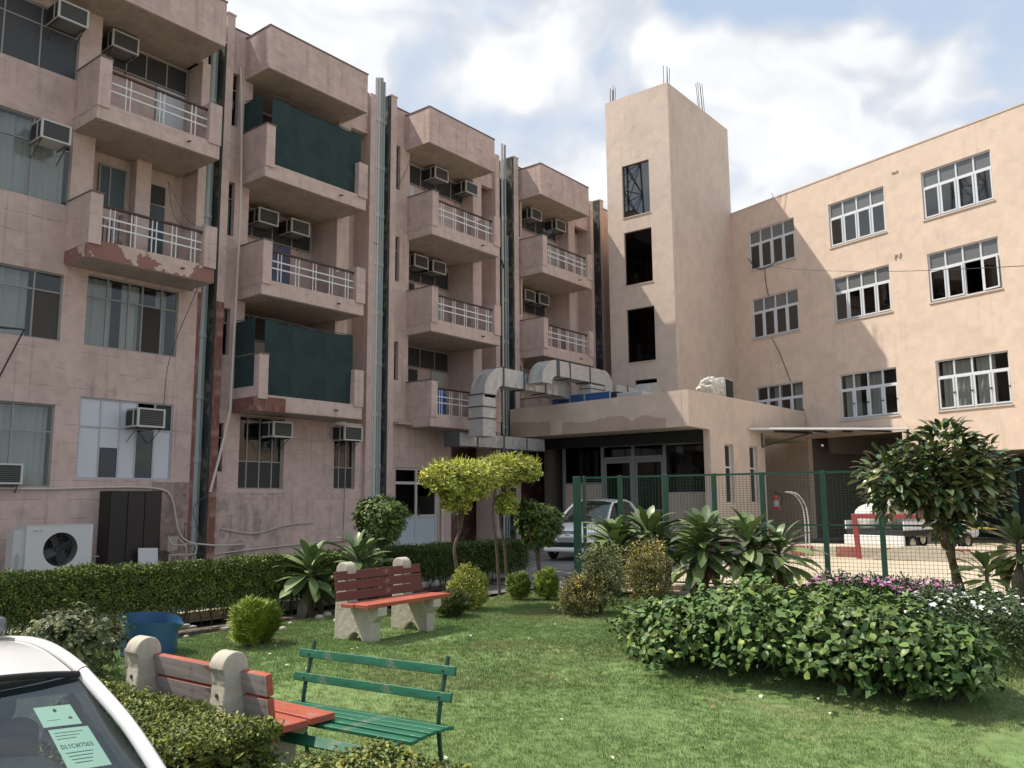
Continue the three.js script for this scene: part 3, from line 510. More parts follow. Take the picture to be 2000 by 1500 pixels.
// ================================================================ annex wing (turned against the block): local x runs towards the viewer, local z points out of its face
const JX = 36.97, JZ = -16.0, AROT = Math.atan2(-.9487, -.3163);
const annex = thing('annex_wing', 'long sunlit beige three storey wing with white casement windows', 'building', JX, 0, JZ, AROT);
{
  const rows = [[12.07, 13.95], [8.86, 10.74], [4.8, 6.66]], cs = [[1.03, 3.6], [5.38, 7.95], [9.52, 12.13], [13.7, 16.3], [18, 20.6]];
  const holes = rows.flatMap(([a, b]) => cs.map(([c, d]) => [c, d, a, b]));
  obj('wall', holedWall([[-.4, 0], [3.7, 0], [3.7, 4.15], [8.0, 4.15], [8.0, 3.24], [24, 3.24], [24, 15.12], [-.4, 15.12]], holes, 0, .26), M.beige, annex);
  obj('coping', B(-.4, 24, 15.12, 15.17, -.3, .02), M.beigeSoft, annex);
  obj('roof_slab', B(-.4, 24, 14.5, 14.7, -9, -.27), M.concrete, annex);
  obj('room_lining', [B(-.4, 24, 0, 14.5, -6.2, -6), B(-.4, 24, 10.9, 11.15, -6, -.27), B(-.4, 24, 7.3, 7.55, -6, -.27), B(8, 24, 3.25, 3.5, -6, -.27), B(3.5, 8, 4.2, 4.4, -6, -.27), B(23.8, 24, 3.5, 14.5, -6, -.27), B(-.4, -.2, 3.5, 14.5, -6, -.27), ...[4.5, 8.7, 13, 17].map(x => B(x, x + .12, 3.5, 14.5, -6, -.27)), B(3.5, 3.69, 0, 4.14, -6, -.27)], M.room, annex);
  obj('ground_floor_shutter', [...Array(20)].map((_, i) => B(3.9 + i * .98, 4.8 + i * .98, 0, 4.1, -5.8, -5.72)), std(.015, .028, .024, .6), annex);
  for (const x of [7.6, 12.6, 17.6]) obj('column', B(x, x + .4, 0, 3.24, -1.4, -1.0), M.beigeSoft, annex);
  const fr = std(.66, .69, .72, .4), fw = .05;
  rows.forEach(([y0, y1], r) => cs.forEach(([x0, x1], c) => {
    const w = x1 - x0, h = y1 - y0, yt = h * .665, n = 4, f = [B(0, fw, 0, h, -.045, .045), B(w - fw, w, 0, h, -.045, .045), B(fw, w - fw, 0, fw, -.044, .044), B(fw, w - fw, h - fw, h, -.044, .044), B(fw, w - fw, yt - .035, yt + .035, -.043, .043)];
    for (let i = 1; i < n; i++) f.push(B(i * w / n - .03, i * w / n + .03, fw, h - fw, -.042, .042));
    const win = obj('window', f, fr, annex); win.position.set(x0, y0, -.11);
    obj('sill', B(-.04, w + .04, -.05, 0, -.03, .15), M.beigeSoft, win);
    for (let i = 0; i < n; i++) {
      const a = i * w / n + .03, b = (i + 1) * w / n - .03;
      obj('pane', B(a, b, yt + .03, h - fw, -.006, .006), r === 2 ? M.glassDusty : M.glassGrey, win);
      if (r === 1 && c === 2 && i === 2) continue;                          // this casement stands open
      const leaf = obj('casement', [B(0, .055, 0, yt - .09, -.02, .02), B(b - a - .055, b - a, 0, yt - .09, -.02, .02), B(.055, b - a - .055, 0, .055, -.019, .019), B(.055, b - a - .055, yt - .145, yt - .09, -.019, .019)], fr, win);
      leaf.position.set(a, .055, .05);
      if (r === 1 && c === 2 && i === 3) { leaf.rotation.y = -.16; }
      const p = obj('pane', B(.05, b - a - .05, .05, yt - .14, -.006, .006), r === 2 ? M.glassDusty : M.glassAnnex, leaf);
      if (r === 2) obj('latch', B(b - a - .05, b - a + .05, (yt - .1) / 2 - .02, (yt - .1) / 2 + .02, .02, .045), M.black, leaf);
    }
    if (r === 2 && c < 3) for (const [a, b] of c === 0 ? [[.27, .46], [.72, .97]] : c === 1 ? [[.02, .27], [.44, .66]] : [[.02, .42], [.5, .74]]) {
      const g = new THREE.PlaneGeometry((b - a) * w, h - .1, 30, 1), p = g.attributes.position; for (let i = 0; i < p.count; i++) p.setZ(i, .04 * Math.sin(p.getX(i) * 34)); g.computeVertexNormals(); g.translate((a + b) / 2 * w, h / 2, -.3);
      obj('curtain', g, M.curtainW, win);
    }
  }));
  // loose cables and small fixings on the face
  obj('cable', [tube([[1.9, 11.98, .03], [1.95, 11.2, .03], [2.05, 10.7, .03]], .014, 5, 16), tube([[2.1, 8.8, .03], [2.5, 8.0, .03], [3.0, 6.7, .03]], .014, 5, 16), tube([[1.0, 12.7, .04], [1.5, 12.1, .04], [2.2, 12.05, .04], [2.6, 12.2, .04]], .02, 5, 16)], M.black, annex);
  obj('clamp', [B(8.2, 8.5, 11.0, 11.08, 0, .05), B(8.2, 8.26, 10.9, 11.0, 0, .05), B(8.4, 8.46, 10.9, 11.0, 0, .05), B(8.35, 8.6, 14.32, 14.40, 0, .04)], M.beigeSoft, annex);
  obj('roof_pin', bar([2.5, 15.15, -.1], [2.42, 15.45, -.1], .012, 5), M.rust, annex);
}
tag(obj('overhead_cable', tube([[36.2, 12.05, -13.95], [30, 9.95, -10.55], [20, 6.75, -5.05], [13.65, 4.85, -1.55], [8, 3.25, 1.55]], .006, 5, 60), M.black, scene), 'thin black cable sagging from the upper annex window towards the right', 'cable');

// ================================================================ entrance porch with cut corner
const porch = thing('entrance_porch', 'low beige entrance porch with deep parapet and glazed doors', 'porch');
const PX = 25.0, PZ = -12.55;
{
  const fa = obj('parapet', holedWall([[0, 4.0], [7.19, 4.0], [7.19, 5.2], [0, 5.08]], [], 0, .22), M.fascia, porch); fa.position.set(PX, 0, -19.99); fa.rotation.y = -Math.PI / 2;
  obj('wall', holedWall([[PX + .001, 4.0], [26.5, 3.98], [26.5, 0], [31.2, 0], [31.2, 4.05], [35.75, 4.05], [35.75, 5.32], [PX + .001, 5.2]], [[27.64, 28.35, 1.5, 3.55], [29.76, 30.5, 1.5, 3.58]], PZ, .24), M.beigeSoft, porch);
  obj('roof_slab', B(PX + .23, 36, 4.02, 4.2, -20, PZ - .25), M.concrete, porch);
  obj('lintel_beam', B(26.6, 26.9, 3.62, 4.02, -19.9, PZ - .25), M.black, porch);
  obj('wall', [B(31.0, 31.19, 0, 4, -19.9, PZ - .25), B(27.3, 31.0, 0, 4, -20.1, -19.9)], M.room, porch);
  obj('wall', [B(27.6, 27.8, 0, 2.25, -19.4, -17.6)], M.beigeSoft, porch, 'low beige wall beside the entrance doors');
  obj('wall', [B(27.6, 27.8, 0, 1.9, -14.85, -12.9)], M.beigeSoft, porch, 'low beige wall right of the entrance doors');
  const f = std(.30, .31, .31, .5), Z = [-19.35, -17.55, -16.2, -14.88, -12.85];
  obj('door_frame', [...[-19.35, -17.55, -16.2, -14.88].map(z => B(27.58, 27.7, 0, 3.7, z - .06, z + .06)), B(27.59, 27.69, 3.64, 3.72, -17.49, -14.94), B(27.59, 27.69, 3.16, 3.26, -17.49, -14.94), B(27.59, 27.69, 2.25, 2.32, -19.29, -17.61), B(27.585, 27.70, 3.6, 3.68, -14.8, -12.9)], f, porch);
  for (const [a, b] of [[-17.49, -16.26], [-16.14, -14.94]]) {
    const d = obj('door', [B(27.61, 27.67, .05, 3.15, a + .01, a + .10), B(27.61, 27.67, .05, 3.15, b - .10, b - .01), B(27.612, 27.668, .05, .3, a + .1, b - .1), B(27.612, 27.668, 3.02, 3.15, a + .1, b - .1), B(27.612, 27.668, 1.2, 1.3, a + .1, b - .1)], f, porch);
    obj('pane', B(27.635, 27.645, .3, 3.02, a + .1, b - .1), M.glassDark, d); obj('pane', B(27.635, 27.645, 3.26, 3.64, a, b), M.glassDark, porch);
  }
  obj('pane', [B(27.635, 27.645, 2.32, 3.7, -19.29, -17.61)], M.glassDark, porch); obj('pane', [B(27.635, 27.645, 1.9, 3.6, -14.82, -12.9)], M.glassDark, porch);
  for (const [a, b, c, d] of [[27.64, 28.35, 1.5, 3.55], [29.76, 30.5, 1.5, 3.58]]) {
    const fr = obj('window', [B(a, a + .04, c, d, -12.74, -12.68), B(b - .04, b, c, d, -12.74, -12.68), B(a + .04, b - .04, (c + d) / 2 + .2, (c + d) / 2 + .25, -12.735, -12.685), B(a + .04, b - .04, c, c + .04, -12.735, -12.685), B(a + .04, b - .04, d - .04, d, -12.735, -12.685)], M.white, porch);
    obj('pane', B(a + .03, b - .03, c + .03, d - .03, -12.715, -12.705), M.glassDark, fr);
  }
  obj('roof_stub', bar([29.0, 5.2, -13.2], [29.0, 5.95, -13.2], .03, 6), M.beigeSoft, porch);
}
// corrugated canopy in the corner between porch and annex
{
  const t = thing('canopy', 'thin corrugated metal canopy sheltering the dark corner beside the porch', 'canopy');
  const P = (a, b) => { const A = V3(29.76, 4.2, -12.53), Bq = V3(34.0, 4.2, -8.1), C = V3(35.7, 4.45, -12.53), D = V3(35.0, 4.45, -10.0); return A.clone().lerp(Bq, a).lerp(C.clone().lerp(D, a), b); };
  const g = new THREE.PlaneGeometry(1, 1, 120, 4), p = g.attributes.position; for (let i = 0; i < p.count; i++) { const u = p.getX(i) + .5, v = p.getY(i) + .5, q = P(u, v); p.setXYZ(i, q.x, q.y + .025 * Math.sin(u * 240), q.z); } g.computeVertexNormals();
  obj('sheet', g, std(.30, .33, .36, .45, { metalness: .4 }), t);
  obj('edge_trim', bar([29.76, 4.2, -12.53], [34.0, 4.2, -8.1], .045, 6), M.white, t);
  for (const k of [.15, .4, .65, .9]) { const a = P(k, .03), b = P(k, .95); obj('purlin', bar([a.x, a.y - .09, a.z], [b.x, b.y - .09, b.z], .04, 5), std(.03, .07, .09, .6), t); }
  const a = P(.3, .05); obj('bracket_arm', [bar([30.9, 4.1, -12.5], [30.9, 3.55, -12.5], .03, 5), bar([30.9, 3.6, -12.5], [32.3, 4.1, -11.2], .03, 5)], M.steel, t);
  obj('post', bar([34.0, 0, -8.1], [34.0, 4.2, -8.1], .05, 8), M.steel, t);
}
tag(obj('bare_bulb', new THREE.SphereGeometry(.05, 10, 8).translate(31.9, 3.6, -10.6), M.white, scene), 'small white unlit bulb hanging under the corrugated canopy', 'bulb');

// ================================================================ silver air ducts and machines on the porch roof
function ductRun(t, name, pts, w, h, m = M.galv) {                        // square section swept along points given as [x,y,z], w across z, h in the plane
  const g = []; 
  for (let i = 0; i < pts.length - 1; i++) {
    const a = V3(...pts[i]), b = V3(...pts[i + 1]), d = b.clone().sub(a), l = d.length(), q = new THREE.BoxGeometry(l, h, w);
    q.translate(l / 2, 0, 0).applyQuaternion(new THREE.Quaternion().setFromUnitVectors(V3(1, 0, 0), d.normalize())).translate(a.x, a.y, a.z);
    const o = obj(name, q, m, t);
  }
}
function elbow(t, cx, cy, z, r0, r1, a0, a1, w, m = M.galv) {             // bend in the x-y plane
  const s = new THREE.Shape(); s.absarc(cx, cy, r1, a0, a1, false); s.absarc(cx, cy, r0, a1, a0, true); s.closePath();
  return obj('elbow', new THREE.ExtrudeGeometry(s, { depth: w, bevelEnabled: false, curveSegments: 14 }).translate(0, 0, z - w / 2), m, t);
}
const seam = (t, x0, x1, y0, y1, z0, z1) => obj('flange', [B(x0, x1, y0, y1, z0, z1)], std(.12, .12, .12, .6, { metalness: .5 }), t);
{
  const t = thing('air_duct', 'silver air duct rising past the balcony and bending over onto the porch roof', 'air duct'), z = -18.0, w = .62;
  for (const [a, b] of [[3.72, 4.3], [4.31, 4.68], [4.69, 5.08]]) obj('duct_section', B(20.72, 21.36, a, b, z - w / 2, z + w / 2), M.galv, t);
  for (const y of [4.305, 4.685, 5.09]) seam(t, 20.69, 21.39, y - .018, y + .018, z - w / 2 - .03, z + w / 2 + .03);
  elbow(t, 21.78, 5.09, z, .36, .98, Math.PI / 2, Math.PI, w); obj('duct_section', B(20.80, 21.40, 5.0, 5.09, z - w / 2, z + w / 2), M.galv, t);
  for (const [a, b, y0] of [[21.8, 22.9, 5.45]]) obj('duct_section', B(a, b, y0, 6.06, z - w / 2, z + w / 2), M.galv, t);
  seam(t, 21.76, 21.81, 5.41, 6.1, z - w / 2 - .03, z + w / 2 + .03); seam(t, 22.89, 22.94, 5.41, 6.1, z - w / 2 - .03, z + w / 2 + .03);
  for (const [a, b, y0, y1] of [[22.95, 24.2, 5.45, 6.0], [24.21, 25.3, 5.43, 5.98]]) obj('duct_section', B(a, b, y0, y1, z - w / 2 + .03, z + w / 2 - .03), M.galv, t);
  seam(t, 24.18, 24.23, 5.41, 6.03, z - w / 2, z + w / 2);
  elbow(t, 25.3, 5.36, z, .07, .62, 0, Math.PI / 2, w - .06);
}
{
  const t = thing('air_duct', 'silver air duct running low under the balcony towards the dark passage', 'air duct'), z = -18.9;
  for (const [a, b] of [[20.55, 21.5], [21.51, 22.9], [22.91, 24.2], [24.21, 25.3]]) obj('duct_section', B(a, b, 3.45, 3.88, z - .3, z + .3), M.galv, t);
  for (const x of [20.56, 21.505, 22.905, 24.205]) seam(t, x - .02, x + .02, 3.42, 3.91, z - .33, z + .33);
}
{
  const t = thing('air_duct', 'silver air duct looping high over the porch roof with a rounded drop', 'air duct'), z = -17.3, w = .6;
  elbow(t, 23.9, 5.65, z, .30, .87, Math.PI / 2, Math.PI, w);
  for (const [a, b] of [[23.9, 24.7], [24.74, 26.0], [26.02, 27.0]]) obj('duct_section', B(a, b, 5.97, 6.52, z - w / 2, z + w / 2), M.galv, t);
  for (const x of [23.92, 24.03, 24.72, 26.01]) seam(t, x - .02, x + .02, 5.93, 6.56, z - w / 2 - .03, z + w / 2 + .03);
  elbow(t, 27.0, 5.95, z, .02, .57, 0, Math.PI / 2, w);
  obj('duct_section', B(27.02, 27.57, 5.2, 5.95, z - w / 2, z + w / 2), M.galv, t); seam(t, 27.0, 27.59, 5.6, 5.64, z - w / 2 - .02, z + w / 2 + .02);
}
{
  const t = thing('air_duct', 'silver air duct with a curved end at the foot of the tower', 'air duct'), z = -17.2;
  obj('duct_section', B(27.7, 28.9, 5.45, 6.05, z - .3, z + .3), M.galv, t); seam(t, 28.5, 28.54, 5.42, 6.08, z - .33, z + .33); elbow(t, 28.9, 5.35, z, .08, .69, 0, Math.PI / 2, .6);
  obj('duct_section', B(29.0, 29.62, 4.6, 5.35, z - .3, z + .3), M.galv, t);
}
{
  const t = thing('exhaust_cowl', 'round silver exhaust cowl in front of the lowest tower window', 'exhaust cowl'), z = -16.9;
  elbow(t, 30.2, 5.55, z, .05, .8, 0, Math.PI, .75); obj('duct_section', B(29.42, 30.98, 4.3, 5.55, z - .375, z + .375), M.galv, t);
}
{
  const t = thing('air_handling_unit', 'blue panelled air handling unit on the porch roof behind the parapet', 'air handling unit'), f = std(.45, .47, .48, .4);
  obj('base', B(25.7, 27.0, 4.2, 4.4, -18.6, -15.95), M.steel, t);
  for (const [a, b] of [[-18.55, -17.75], [-17.72, -17.1], [-17.07, -16.0]]) { obj('panel', RB(25.75, 27.0, 4.4, 5.5, a, b, .01), M.blue, t); obj('frame', [B(25.73, 25.77, 4.4, 5.52, b - .01, b + .035)], f, t); }
  obj('frame', [B(25.72, 27.0, 5.5, 5.54, -18.58, -15.97)], f, t);
}
{ const t = thing('roof_cabinet', 'low pale grey machine cabinet beside the blue unit on the porch roof', 'cabinet'); obj('body', RB(25.8, 26.9, 4.2, 5.42, -15.75, -14.7, .03), std(.46, .47, .48, .4), t); obj('vent', [...Array(6)].map((_, i) => B(25.79, 25.80, 4.6 + i * .12, 4.66 + i * .12, -15.6, -14.9)), M.acDark, t); obj('side_cabinet', B(25.85, 26.4, 4.2, 5.5, -15.95, -15.78), M.acDark, t); }
{
  const t = thing('air_cooler', 'desert cooler wrapped in torn white sheeting on the porch roof', 'air cooler', 28.9, 5.25, -13.0, .12);
  obj('case', RB(-.1, .95, 0, .82, -.9, 0, .015), M.acWhite, t); obj('louvre', [...Array(7)].map((_, i) => B(.08, .92, .1 + i * .1, .15 + i * .1, .001, .02)), M.acDark, t); obj('opening', B(.06, .93, .05, .78, -.01, .004), M.acDark, t);
  const g = new THREE.SphereGeometry(.42, 60, 40), p = g.attributes.position; for (let i = 0; i < p.count; i++) { const x = p.getX(i), y = p.getY(i), z = p.getZ(i), k = .85 + .9 * (fbm(x * 9 + 3, y * 9, z * 9, 3) - .5) + .25 * Math.abs(Math.sin(x * 21 + y * 9)); p.setXYZ(i, x * 1.25 * k - .45, clamp(y * .9 * k + .36, -.02, .80), z * 1.0 * k - .4); } g.computeVertexNormals();
  obj('sheet', g, std(.62, .60, .55, .5), t); obj('tray', RB(-.2, 1.1, -.06, 0, -.95, .25, .01), M.acWhite, t);
}
for (const [x, y, z, w, h, d, lb] of [[26.3, 5.56, -17.1, .9, .3, .5, 'small silver duct stub lying on the blue roof unit']]) { const t = thing('duct_box', lb, 'duct box', x, y, z); obj('box', RB(-w / 2, w / 2, 0, h, -d / 2, d / 2, .015), M.galv, t); obj('flange', B(-w / 2 - .02, w / 2 + .02, h * .5 - .015, h * .5 + .015, -d / 2 - .02, d / 2 + .02), M.steel, t); }
// ================================================================ lattice mast that the upper windows mirror (behind the block, out of frame)
{
  const t = thing('lattice_mast', 'steel lattice telecom mast that is mirrored in the upper windows', 'mast', 7.5, 0, -32.1), g = [], h = 40, n = 16;
  const c = (i, k) => { const r = mix(2.2, .7, i / n), a = k * Math.PI / 2 + .4; return [r * Math.cos(a), h * i / n, r * Math.sin(a)]; };
  for (let i = 0; i < n; i++) for (let k = 0; k < 4; k++) { g.push(bar(c(i, k), c(i + 1, k), .07, 5), bar(c(i, k), c(i + 1, k + 1), .04, 4), bar(c(i, k + 1), c(i + 1, k), .04, 4), bar(c(i, k), c(i, k + 1), .04, 4)); }
  obj('frame', g, M.steel, t);
  for (let k = 0; k < 6; k++) obj('antenna', RB(-.15, .15, 31 + (k % 2) * 4, 33.2 + (k % 2) * 4, .9, 1.1, .03).rotateY(k * 1.05), M.acWhite, t);
}

// ================================================================ ground
{
  const soil = paint([.17, .145, .115], [.26, .23, .19], 1.6, 0, 5, 512, 51), yard = paint([.50, .43, .32], [.36, .30, .22], .9, 0, 5, 512, 53), asph = paint([.13, .13, .125], [.22, .21, .19], 1.3, 0, 4, 512, 57);
  const sheet = (name, x0, x1, z0, z1, m, dy, nx = 40, nz = 40, shape) => {
    const g = new THREE.PlaneGeometry(x1 - x0, z1 - z0, nx, nz).rotateX(-Math.PI / 2).translate((x0 + x1) / 2, 0, (z0 + z1) / 2), p = g.attributes.position;
    for (let i = 0; i < p.count; i++) p.setY(i, gy(p.getX(i), p.getZ(i)) + dy);
    g.computeVertexNormals(); return structure(obj(name, g, m, scene));
  };
  { // one ground sheet; the parking road by the viewer lies about 0.7 m lower than the garden
    const ax = (a, b, cuts) => { const r = []; for (let i = 0; i <= 60; i++) r.push(mix(a, b, i / 60)); return [...r, ...cuts].sort((p, q) => p - q); };
    const xs = ax(-250, 300, [2.36, 2.40, 0, 4, 6, 8, 10, 12, 14, 16, 20]), zs = ax(-250, 250, [-10.34, -10.30, -8, -6, -4, -2, 0, 2, 4]), pos = [], idx = [];
    for (const z of zs) for (const x of xs) pos.push(x, x < 2.38 && z > -10.32 ? -.70 : gy(x, z) - .12, z);
    for (let j = 0; j < zs.length - 1; j++) for (let i = 0; i < xs.length - 1; i++) { const a = j * xs.length + i, b = a + xs.length; idx.push(a, b, a + 1, b, b + 1, a + 1); }
    const g = new THREE.BufferGeometry(); g.setAttribute('position', new THREE.Float32BufferAttribute(pos, 3)); g.setIndex(idx); g.computeVertexNormals(); structure(obj('ground', g.toNonIndexed(), soil, scene));
  }
  sheet('service_lane', -14, 13.2, -20.1, -11.1, paint([.30, .285, .26], [.19, .18, .16], 1.2, 0, 5, 256, 59), -.02, 60, 12);
  sheet('driveway', 13.2, 27.5, -22.0, -9.35, asph, -.016, 30, 30);
  sheet('driveway', 9.8, 13.19, -11.0, -9.9, asph, -.03, 8, 8);
  sheet('yard_paving', 13.2, 40, -9.34, 6, yard, -.01, 40, 40);
  { const g = new THREE.PlaneGeometry(30, 24, 1, 1).rotateX(-Math.PI / 2).translate(-12.7, -.692, 1.8); structure(obj('road', g, asph, scene)); }
  tag(obj('retaining_wall', B(2.31, 2.44, -.7, -.14, -10.2, 6), M.kerbWhite, scene), 'low wall between the lower parking road and the garden hedge', 'wall');
}
const lawnEdge = (x, z) => {                                              // >0 inside the lawn
  const far = z + 9.55 + .25 * Math.sin(x * 1.1) + (x > 9 ? -.25 * (x - 9) * .3 : 0), near = x - 2.9, fence = (12.4 - x) + 0, side = 3.5 - z;
  return Math.min(far, near, fence, side);
};
const grassTex = tex(1024, 4, (u, v) => {
  const n = fbm(u * 9, v * 9, 3, 5, 9, 9), f = fbm(u * 64, v * 64, 5, 3, 64, 64), d = .6 * smooth(.62, .85, fbm(u * 5, v * 5, 9, 5, 5, 5));
  const k = .7 + .4 * n + .4 * (f - .3); return [mix(.145, .27, d) * k, mix(.22, .24, d) * k, mix(.072, .12, d) * k];
});
{
  const nx = 110, nz = 130, x0 = 2.8, x1 = 13.0, z0 = -10.2, z1 = 3.4, pos = [], idx = [];
  for (let j = 0; j <= nz; j++) for (let i = 0; i <= nx; i++) { const x = mix(x0, x1, i / nx), z = mix(z0, z1, j / nz); pos.push(x, gy(x, z) - .012 + .02 * (fbm(x * 1.3, z * 1.3, 3, 3) - .5), z); }
  for (let j = 0; j < nz; j++) for (let i = 0; i < nx; i++) { const x = mix(x0, x1, (i + .5) / nx), z = mix(z0, z1, (j + .5) / nz); if (lawnEdge(x, z) < -.1) continue; const a = j * (nx + 1) + i, b = a + nx + 1; idx.push(a, b, a + 1, b, b + 1, a + 1); }
  const g = new THREE.BufferGeometry(); g.setAttribute('position', new THREE.Float32BufferAttribute(pos, 3)); g.setIndex(idx); g.computeVertexNormals();
  structure(obj('lawn', g, new THREE.MeshStandardMaterial({ map: grassTex, roughness: 1, side: THREE.DoubleSide }), scene));
}
// ---------------------------------------------------------------- leaf and blade helpers
function leafGeo(len, wid, droop = .3, fold = .25, n = 6, peak = .45, tipDroop = 0) {    // lies along +x, face up
  const pos = [], idx = [];
  for (let i = 0; i <= n; i++) {
    const t = i / n, w = wid * .5 * Math.pow(Math.sin(Math.PI * Math.pow(t, Math.log(.5) / Math.log(peak))), .8) + .0006, a = droop * t + tipDroop * t * t, x = len * t * (1 - a * a * .25), y = -len * t * a * .5;
    pos.push(x, y + fold * w, -w, x, y, 0, x, y + fold * w, w);
  }
  for (let i = 0; i < n; i++) { const a = i * 3; for (const k of [0, 1]) idx.push(a + k, a + k + 1, a + k + 3, a + k + 1, a + k + 4, a + k + 3); }
  const g = new THREE.BufferGeometry(); g.setAttribute('position', new THREE.Float32BufferAttribute(pos, 3)); g.setIndex(idx); g.computeVertexNormals(); return g;
}
function clump(n, len, wid, spread, up = .3, segs = 2) {                    // little spray of leaves as one instance
  const gs = [];
  for (let i = 0; i < n; i++) { const g = leafGeo(len * rr(.75, 1.2), wid * rr(.8, 1.2), .3, .3, segs).toNonIndexed(); g.rotateX(rr(-.8, .8)).rotateZ(rr(-.5, 1.1) * (1 - up) + up * rr(.3, 1.3)).rotateY(rr(0, 6.283)).translate(rr(-1, 1) * spread, rr(-1, 1) * spread, rr(-1, 1) * spread); gs.push(clean(g)); }
  return mergeGeometries(gs);
}
const _m = new THREE.Matrix4(), _q = new THREE.Quaternion(), _e = new THREE.Euler(), _c = new THREE.Color();
function scatter(name, parent, geo, mat, spots) {                           // spots: {p:[x,y,z], s, r:[x,y,z] | q, c:[r,g,b]}
  const o = new THREE.InstancedMesh(geo, mat, spots.length); o.name = name; o.castShadow = o.receiveShadow = true;
  spots.forEach((s, i) => {
    if (s.q) _q.copy(s.q); else _q.setFromEuler(_e.set(...(s.r || [rr(-.5, .5), rr(0, 6.283), rr(-.5, .5)])));
    _m.compose(V3(...s.p), _q, Array.isArray(s.s) ? V3(...s.s) : V3(s.s, s.s, s.s)); o.setMatrixAt(i, _m); o.setColorAt(i, _c.setRGB(...s.c));
  });
  parent.add(o); return stuff(o);
}
const leafMat = (rough = .55) => new THREE.MeshPhysicalMaterial({ color: 0xffffff, roughness: rough, side: THREE.DoubleSide, specularIntensity: .5 });
const LM = leafMat(.5), LMd = leafMat(.7);
const tint = (c, v = .25, w = .12) => { const k = 1 + rr(-v, v), y = rr(-w, w); return [Math.max(.004, c[0] * k * (1 + y * 1.5)), Math.max(.004, c[1] * k * (1 + y * .4)), Math.max(.003, c[2] * k * (1 - y))]; };
function faceQ(nrm, spin = rr(0, 6.283)) { const a = new THREE.Quaternion().setFromUnitVectors(V3(0, 1, 0), nrm); return a.multiply(new THREE.Quaternion().setFromAxisAngle(V3(0, 1, 0), spin)); }
// ---------------------------------------------------------------- grass
{
  const tuft = n => { const gs = []; for (let i = 0; i < n; i++) { const h = rr(.012, .028), g = new THREE.PlaneGeometry(.0035, h, 1, 2).translate(0, h / 2, 0), p = g.attributes.position, b = rr(.1, .7); for (let k = 0; k < p.count; k++) { const t = p.getY(k) / h; p.setX(k, p.getX(k) * (1 - .85 * t)); p.setZ(k, b * h * t * t); } g.computeVertexNormals(); gs.push(clean(g.rotateY(rr(0, 6.28)).translate(rr(-.03, .03), 0, rr(-.03, .03)))); } return mergeGeometries(gs); };
  const spots = []; let guard = 0;
  while (spots.length < 120000 && guard++ < 600000) {
    const x = rr(2.9, 12.6), z = rr(-10, 2), e = lawnEdge(x, z); if (e < -.05 * rnd()) continue;
    const d = x * .7826 - z * .6225, lat = x * .6225 + z * .7826; if (d < 3 || Math.abs(lat) > d * .68 + .3) continue;
    const bare = smooth(.66, .8, fbm(x * .55 + 3, z * .55, 9, 4)) * .4 + (Math.hypot(x - 7.35, z + .95) < .5 ? .85 : 0) + (Math.hypot(x - 5.0, z + 6.2) < .7 ? .75 * rnd() + .2 : 0) + (Math.hypot(x - 7.5, z + 7.6) < .75 ? .6 : 0);
    if (rnd() < bare) continue;
    const k = .75 + .6 * fbm(x * 1.2, z * 1.2, 4, 3), dry = smooth(.55, .85, fbm(x * .8, z * .8, 14, 4)) * .6 + (rnd() < .08 ? .6 : 0);
    spots.push({ p: [x, gy(x, z) - .012, z], s: rr(.7, 1.35) * (d > 8 ? 1.25 : 1), r: [0, rr(0, 6.28), 0], c: [mix(.155, .29, clamp(dry)) * k, mix(.238, .26, clamp(dry)) * k, mix(.078, .125, clamp(dry)) * k] });
  }
  scatter('grass', scene, tuft(7), LMd, spots); tag(scene.children.at(-1), 'short green grass with dry patches covering the lawn', 'grass');
  // fallen pale leaves and petals on the lawn
  const fl = []; while (fl.length < 110) { const x = rr(4, 12), z = rr(-9, 0); if (lawnEdge(x, z) < .1) continue; fl.push({ p: [x, gy(x, z) + .018, z], s: rr(.5, 1.2), r: [rr(-.5, .5), rr(0, 6), rr(-.5, .5)], c: rnd() < .6 ? [.62, .6, .5] : [.24, .17, .08] }); }
  scatter('fallen_leaves', scene, leafGeo(.05, .028, .8, .4, 4), LMd, fl); tag(scene.children.at(-1), 'scattered fallen leaves and pale petals lying on the lawn', 'leaves');
}
